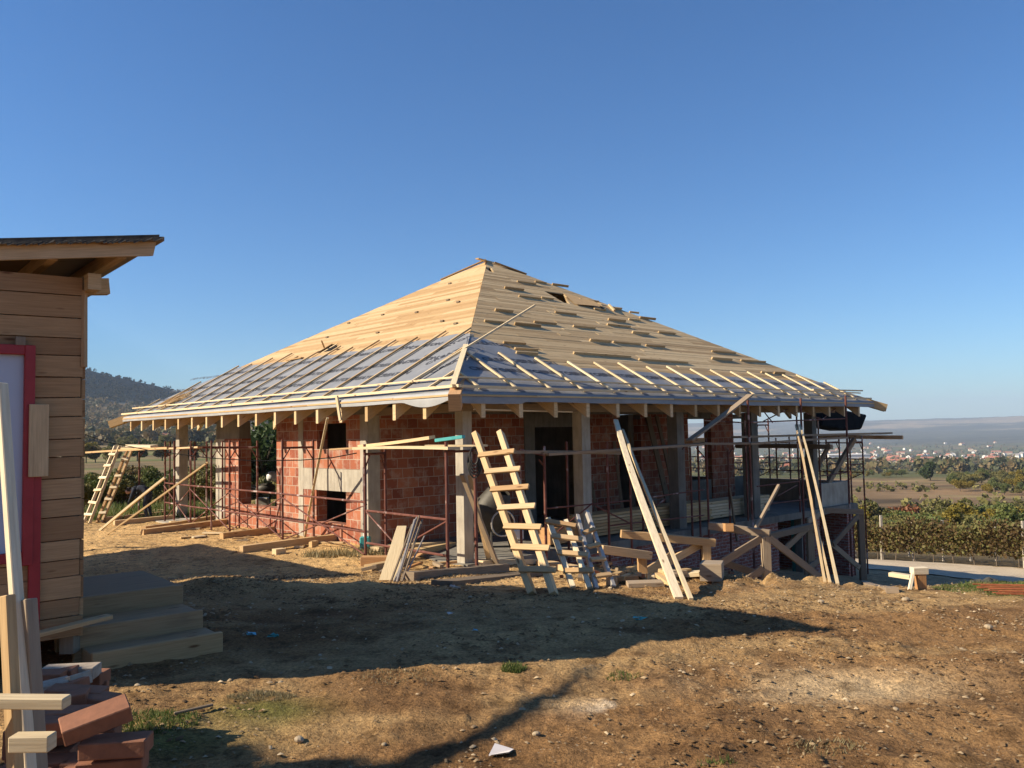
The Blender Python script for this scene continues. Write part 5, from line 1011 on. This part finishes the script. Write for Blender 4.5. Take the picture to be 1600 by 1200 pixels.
# ================================================================== TREES AND BUSHES
def crown(root, c, rx, rz, n, mat, lsz, lobes=9, seed=0):
    r_ = np.random.default_rng(seed); lc = r_.normal(size=(lobes, 3)); lc /= np.linalg.norm(lc, axis=1)[:, None]; lc = lc*r_.uniform(.25, .68, (lobes, 1)); lr = r_.uniform(.28, .5, lobes)
    k_ = r_.integers(0, lobes, n); v_ = r_.normal(size=(n, 3)); v_ /= np.linalg.norm(v_, axis=1)[:, None]; v_ = lc[k_]+v_*(lr[k_]*r_.uniform(.55, 1.05, n))[:, None]
    C = np.array(c)+v_*np.array([rx, rx, rz]); return quads('crown', C, r_.uniform(lsz*.6, lsz*1.4, n), mat=mat, parent=root, tint=np.clip(r_.random(n)*.6+.4*r_.random(lobes)[k_], 0, 1))
def tree(name, x, y, rx, h, mat, label, group=None, n=900, lsz=.25, trunk=.3, cat='tree', seed=0):
    b0 = onG(x, y, -.05); root = empty(name, b0, label, cat, group); rz = h*(1-trunk)/2
    cr_ = crown(root, b0+[0, 0, h-rz], rx, rz*1.05, n, mat, lsz, seed=seed)
    mb = MB(); mb.tube(b0, b0+[0, 0, h*.6], .04*h**.8, 7, r1=.02*h**.8)
    for i in range(5): a = random.uniform(0, 6.28); mb.tube(b0+[0, 0, h*random.uniform(.2, .45)], b0+[math.cos(a)*rx*.6, math.sin(a)*rx*.6, h*random.uniform(.5, .85)], .018*h**.8, 5, r1=.006*h**.8)
    mb.build('trunk', 'bark', root); return root
BUSHES = []
def copytree(root, x, y, s_, label, group, rot):
    o = root.copy(); COL.objects.link(o); o.location = (x, y, G(x, y)-.05); o.scale = (s_, s_, s_*random.uniform(.85, 1.15)); o.rotation_euler = (0, 0, rot); o['label'] = label
    if group: o['group'] = group
    for c_ in list(root.children): c2 = c_.copy(); COL.objects.link(c2); c2.parent = o
    return o
kinds = [('leaf_yellow', 'yellow'), ('leaf_olive', 'olive green'), ('leaf_green', 'green'), ('leaf_red', 'rusty red'), ('leaf_dark', 'dark green'), ('leaf_vine', 'brown')]
protos = {}
R2 = random.Random(11)
def bush(px, Y, h, kind, group, r=None, label=None, name='bush', cat='bush'):
    p = P(px, 700, Y); mt, cn = kinds[kind]; key = (kind, R2.randrange(2)); lab = label or 'bush'; grp = f'{cn} bushes {group}' if group else None
    if key not in protos:
        protos[key] = tree(name, p[0], p[1], 1.35, 2.4, mt, lab, grp, 3000, .13, .12, cat, seed=len(protos)); o = protos[key]; o.scale = (h/2.4,)*3
    else: o = copytree(protos[key], p[0], p[1], h/2.4, lab, grp, R2.random()*6.28)
    o.name = name; o['category'] = cat
    if not group and 'group' in o: del o['group']
    if not label: BUSHES.append((o, cn, group))
    return o
# behind the vineyard on the right: mixed autumn thicket, top around y=775-800
gb = 'beyond the vineyard'
for i in range(96):
    px = 1285+i*3.6+R2.uniform(-6, 6); Y = R2.choice([58, 64, 72, 80, 90])+R2.uniform(-3, 3); q = (px-1285)/330
    k_ = R2.choices([0, 1, 2, 5], [5, 5, 3, 1])[0]
    bush(px, Y, R2.uniform(2.3, 3.3)*(1.1 if px > 1480 else 1)*Y/72, k_, gb)
for px in (1408, 1416): bush(px, 84, 3.9, 3, None, label='rusty red bush rising over the thicket, '+('left' if px < 1412 else 'right')+' of its twin')
for i in range(26): bush(R2.uniform(1070, 1290), R2.uniform(60, 95), R2.uniform(2, 3.2), R2.choice([0, 1, 2]), 'behind the terrace')
st_ = tree('round_tree', *P(1453, 735, 345)[:2], 4.2, 8.2, 'leaf_dark', 'solitary round dark green tree standing in the brown field', None, 2600, .75, .06, seed=77)
for i in range(38):
    px = 1490+i*3.4+R2.uniform(-4, 4); Y = R2.uniform(215, 330); bush(px, Y, R2.uniform(3.4, 5.2)*Y/270, R2.choice([0, 1, 1, 2]), 'right of the field')
for i in range(15): px = 1285+i*9+R2.uniform(-7, 7); Y = R2.uniform(395, 450); bush(px, Y, R2.uniform(2.2, 4), R2.choice([1, 2, 1, 0]), 'at the far field edge')
# left side behind the scaffolding
gl = 'behind the left scaffolding'
for i in range(44):
    px = 118+i*8.2+R2.uniform(-6, 6); Y = R2.choice([33, 37, 42, 50])+R2.uniform(-2, 2)
    if px > 470: continue
    hg = R2.uniform(1.6, 2.4) if px > 185 else R2.uniform(1.0, 1.5); bush(px, Y, hg*Y/40*(.95 if px > 230 else .85), R2.choices([1, 2, 4, 5, 0], [6, 1, .3, 3, 1.3])[0], gl)
for i in range(14): bush(118+i*6, 29+R2.uniform(-1, 1), R2.uniform(.9, 1.4), R2.choice([5, 1, 2, 5]), 'low hedge left of the ladders')
bush(412, 44, 5.2, 4, None, label='dark round tree seen through the open bay of the left wall', name='dark_tree', cat='tree')
for i in range(34): Y = R2.uniform(170, 420); px = R2.uniform(110, 480); bush(px, Y, R2.uniform(4, 7), R2.choice([1, 1, 5, 4, 0]), 'on the slope towards the hill')
# ================================================================== TOWN AND FAR HOUSES
def house_mesh(name, w_, d_, h, rh, wall, rf, win=True):
    root = empty(name, (0, 0, -500), 'x', 'house'); mb = MB(); hx, hy = w_/2, d_/2
    mb.box((-hx, -hy, -3), (hx, hy, h), lambda a, b, c: (a, b, c-500)); k_ = len(mb.v); mb.v += [(-hx, 0, h+rh-500), (hx, 0, h+rh-500)]; mb.t += [.5, .5]
    mb.face([4, 7, k_], [(0, 0)]*3); mb.face([5, k_+1, 6], [(0, 0)]*3); mb.build('wall', wall, root)
    e = 1.08; mb = MB(); mb.quad([(-hx*e, -hy*e, h-.2-500), (hx*e, -hy*e, h-.2-500), (hx*e, 0, h+rh+.2-500), (-hx*e, 0, h+rh+.2-500)]); mb.quad([(hx*e, hy*e, h-.2-500), (-hx*e, hy*e, h-.2-500), (-hx*e, 0, h+rh+.2-500), (hx*e, 0, h+rh+.2-500)]); mb.build('roof', rf, root)
    if win:
        for x in (-.5, 0, .5):
            mb = MB(); mb.box((x*w_*.6-.6, -hy-.05, 1), (x*w_*.6+.6, -hy+.02, 2.6), lambda a, b, c: (a, b, c-500)); mb.build('window', 'window_dark', root)
    return root
hp = [house_mesh('town_house', 11, 9, 5, 3, 'house_white', 'roof_tile'), house_mesh('town_house', 13, 10, 4, 3, 'house_cream', 'roof_tile'), house_mesh('town_house', 9, 9, 6, 2.5, 'house_white', 'roof_grey'), house_mesh('town_house', 20, 11, 5, 2, 'house_cream', 'roof_tile')]
used = set()
def place_house(px, py, k_, rot, label, group, s_=1., at=None):
    p = GP(px, py) if at is None else at; src = hp[k_]
    if k_ not in used: o = src; used.add(k_); o.location = (p[0], p[1], G(p[0], p[1])); o.rotation_euler = (0, 0, rot); o.scale = (s_,)*3
    else: o = copytree(src, p[0], p[1], s_, label, group, rot); o.location.z = G(p[0], p[1]); o.scale = (s_,)*3
    o['label'] = label
    if group: o['group'] = group; TOWN.append(o)
    elif 'group' in o: del o['group']
TOWN = []
labs = ['small white house with a red tiled roof in the distant town', 'cream house with a red tiled roof in the distant town', 'tall white house with a grey roof in the distant town', 'long cream building with a low red roof in the distant town']
R3 = random.Random(21)
for i in range(170):
    px = R3.choice([R3.uniform(1290, 1600), R3.uniform(1290, 1600), R3.uniform(1065, 1290)]); py = 727-abs(R3.gauss(0, 15)) if R3.random() < .75 else R3.uniform(700, 722)
    if py < 690: py = R3.uniform(692, 705)
    d = ray(px, py); k_ = R3.randrange(4)
    p = GP(px, py); R_d = math.hypot(p[0], p[1])
    if not 520 < R_d < 4200: p = O3+ray(px, 700)*R3.uniform(700, 3000); 
    place_house(px, py, k_, R3.uniform(0, 3.14), labs[k_], ['small red-roofed houses in the valley town', 'cream houses in the valley town', 'tall white houses in the valley town', 'long buildings in the valley town'][k_], R3.uniform(.6, .95)*(1.0 if R_d < 1500 else 1.2), at=p)
wp = O3+ray(1320, 706)*1500; wz = G(wp[0], wp[1]); wr = empty('warehouse', (wp[0], wp[1], wz), 'long flat white warehouse at the edge of the distant town', 'warehouse')
mb = MB(); mb.box((-36, -20, -5), (36, 20, 13), lambda a, b, c: (wp[0]+a, wp[1]+b, wz+c)); mb.build('wall', 'house_white', wr); mb = MB(); mb.box((-37, -21, 13.02), (37, 21, 14.2), lambda a, b, c: (wp[0]+a, wp[1]+b, wz+c)); mb.build('roof', 'house_white', wr)
for px, py, k_, rot, s_, lab in ((262, 684, 3, .5, .9, 'long white farmhouse with a red roof on the left slope'), (247, 686, 0, .2, .6, 'small white shed beside the long farmhouse on the left slope'), (404, 684, 2, .3, .8, 'white house seen through the open bay on the far slope'), (421, 688, 1, 1.0, .7, 'brick-coloured house right of the white one in the open bay'), (1186, 712, 2, .2, .7, 'white gabled house seen between the veranda post and scaffold'), (1223, 715, 0, .1, .8, 'white house seen through the scaffolding of the terrace')):
    dd = ray(px, 700); place_house(px, py, k_, rot, lab, None, s_, at=O3+dd*(520 if px < 1000 else 620))
# far woods: one mass of crowns too many to count
def woods(name, n, fn, smin, smax, label, mat='leaf_wood', q=26):
    C = []; T_ = []
    for _ in range(n):
        x, y = fn(); s_ = R3.uniform(smin, smax); zz = G(x, y); t0 = R3.random(); v_ = rng.normal(size=(q, 3)); v_ /= np.linalg.norm(v_, axis=1)[:, None]; C.append(np.array([x, y, zz+s_*.55])+v_*[s_*.55, s_*.55, s_*.6]*rng.uniform(.5, 1, (q, 1))); T_.append(np.clip(t0+rng.normal(0, .12, q), 0, 1))
    C = np.concatenate(C); T_ = np.concatenate(T_); o = quads(name, C, rng.uniform(smin*.35, smax*.45, len(C)), mat=mat, tint=T_); tag(o, label, 'woods', kind='stuff')
def town_pt():
    px = R3.uniform(1050, 1640); Rr = math.exp(R3.uniform(math.log(480), math.log(3200))); d = ray(px, 700); return d[0]*Rr, d[1]*Rr
woods('far_trees', 900, town_pt, 4, 10, 'dark trees scattered through the distant town')
def hedge_pt():
    Rr = R3.choice([130, 170, 250, 480])+R3.gauss(0, 6); d = ray(R3.uniform(1040, 1640), 700); return d[0]*Rr, d[1]*Rr*(1+.0*R3.random())
woods('scrub', 260, hedge_pt, 1.0, 2.6, 'low dry scrub lines across the brown field', 'leaf_olive')
def hill_pt():
    Rr = math.exp(R3.uniform(math.log(480), math.log(2500))); d = ray(R3.uniform(-300, 760), 700); return d[0]*Rr, d[1]*Rr
woods('hill_woods', 7800, hill_pt, 4, 9, 'mixed autumn woods covering the hill on the left')
# ================================================================== a tree behind the photographer's left; only its shadow falls in the yard
cosA, sinA, tanE = math.cos(SAZ), math.sin(SAZ), math.tan(SEL)
def src(gx, gy, h): return np.array([gx-h/tanE*cosA, gy-h/tanE*sinA, h])
tr = empty('leaning_tree', (-9.0, 2.2, 0), 'crooked tree standing left of the camera, its shadow crossing the yard', 'tree')
mb = MB(); pts = [(-.95, 4.0, 4.2, .2), (-.6, 4.35, 4.5, .17), (-.3, 4.65, 4.8, .12), (-.05, 5.0, 5.0, .11), (.1, 5.3, 5.2, .09), (.22, 5.42, 5.3, .07), (.42, 5.85, 5.6, .055), (.6, 6.15, 5.8, .02)]
Q = [src(x, y, h) for x, y, h, r in pts]; Q = [np.array([-9.0, 2.2, -.1]), np.array([-8.7, 2.3, 2.4])]+Q; rr_ = [.3, .24]+[p[3] for p in pts]
for i in range(len(Q)-1): mb.tube(Q[i], Q[i+1], rr_[i]*.6, 8, r1=rr_[i+1]*.6)
mb.build('trunk', 'bark', tr)
c1 = src(-1.95, 4.0, 4.6); crown(tr, src(-1.05, 4.1, 4.4), .5, .28, 3500, 'leaf_dark', .12, 10, 8); crown(tr, c1, .95, .5, 9000, 'leaf_dark', .14, 14, 5)
# ================================================================== haze
hz = MB(); hz.box((-10500, -10500, -140), (10500, 10500, 300)); me_h = hz.build('haze', 'paper', None); me_h.data.materials.clear()
hm = bpy.data.materials.new('haze'); hm.use_nodes = True; ht = hm.node_tree; ht.nodes.clear(); ou = ht.nodes.new('ShaderNodeOutputMaterial'); pv = ht.nodes.new('ShaderNodeVolumePrincipled')
pv.inputs['Color'].default_value = (.66, .80, 1, 1); pv.inputs['Density'].default_value = 1.15e-4; pv.inputs['Anisotropy'].default_value = 0.
ht.links.new(pv.outputs[0], ou.inputs['Volume']); me_h.data.materials.append(hm); tag(me_h, kind='stuff'); me_h['label'] = 'thin blue autumn haze over the valley'; me_h['category'] = 'haze'

# ------------------------------------------------------------------ labels that tell look-alikes apart, counted from the left
def nth(n): return f"{n}{'th' if 10 < n % 100 < 14 else {1: 'st', 2: 'nd', 3: 'rd'}.get(n % 10, 'th')}"
def by_angle(L): return sorted(L, key=lambda o: o.location.x/max(o.location.y, 1))
cls = {}
for o, cn, g_ in BUSHES: cls.setdefault((cn, g_), []).append(o)
for (cn, g_), L in cls.items():
    for i, o in enumerate(by_angle(L)): o['label'] = f'{cn} bush {g_}, {nth(i+1)} {cn} one from the left'; o['group'] = f'{cn} bushes {g_}'
cls = {}
for o in TOWN: cls.setdefault(o['label'], []).append(o)
for lb, L in cls.items():
    for i, o in enumerate(by_angle(L)): o['label'] = lb.replace(' in the distant town', '')+f' in the town, {nth(i+1)} such from the left'
for nm, word in (('offcut', 'piece'), ('brick_fragment', 'x'), ('brick', 'brick'), ('rebar_mat', 'bar'), ('rebar_stake', 'stake')):
    cls = {}
    for o in COL.objects:
        if o.parent is None and o.name.split('.')[0] == nm and o.get('group'): cls.setdefault(o['label'], []).append(o)
    for lb, L in cls.items():
        if len(L) < 2: continue
        def key(o): v = o.data.vertices[0].co; return v.x/max(v.y, .5)
        for i, o in enumerate(sorted(L, key=key)): o['label'] = lb+f', {nth(i+1)} from the left'
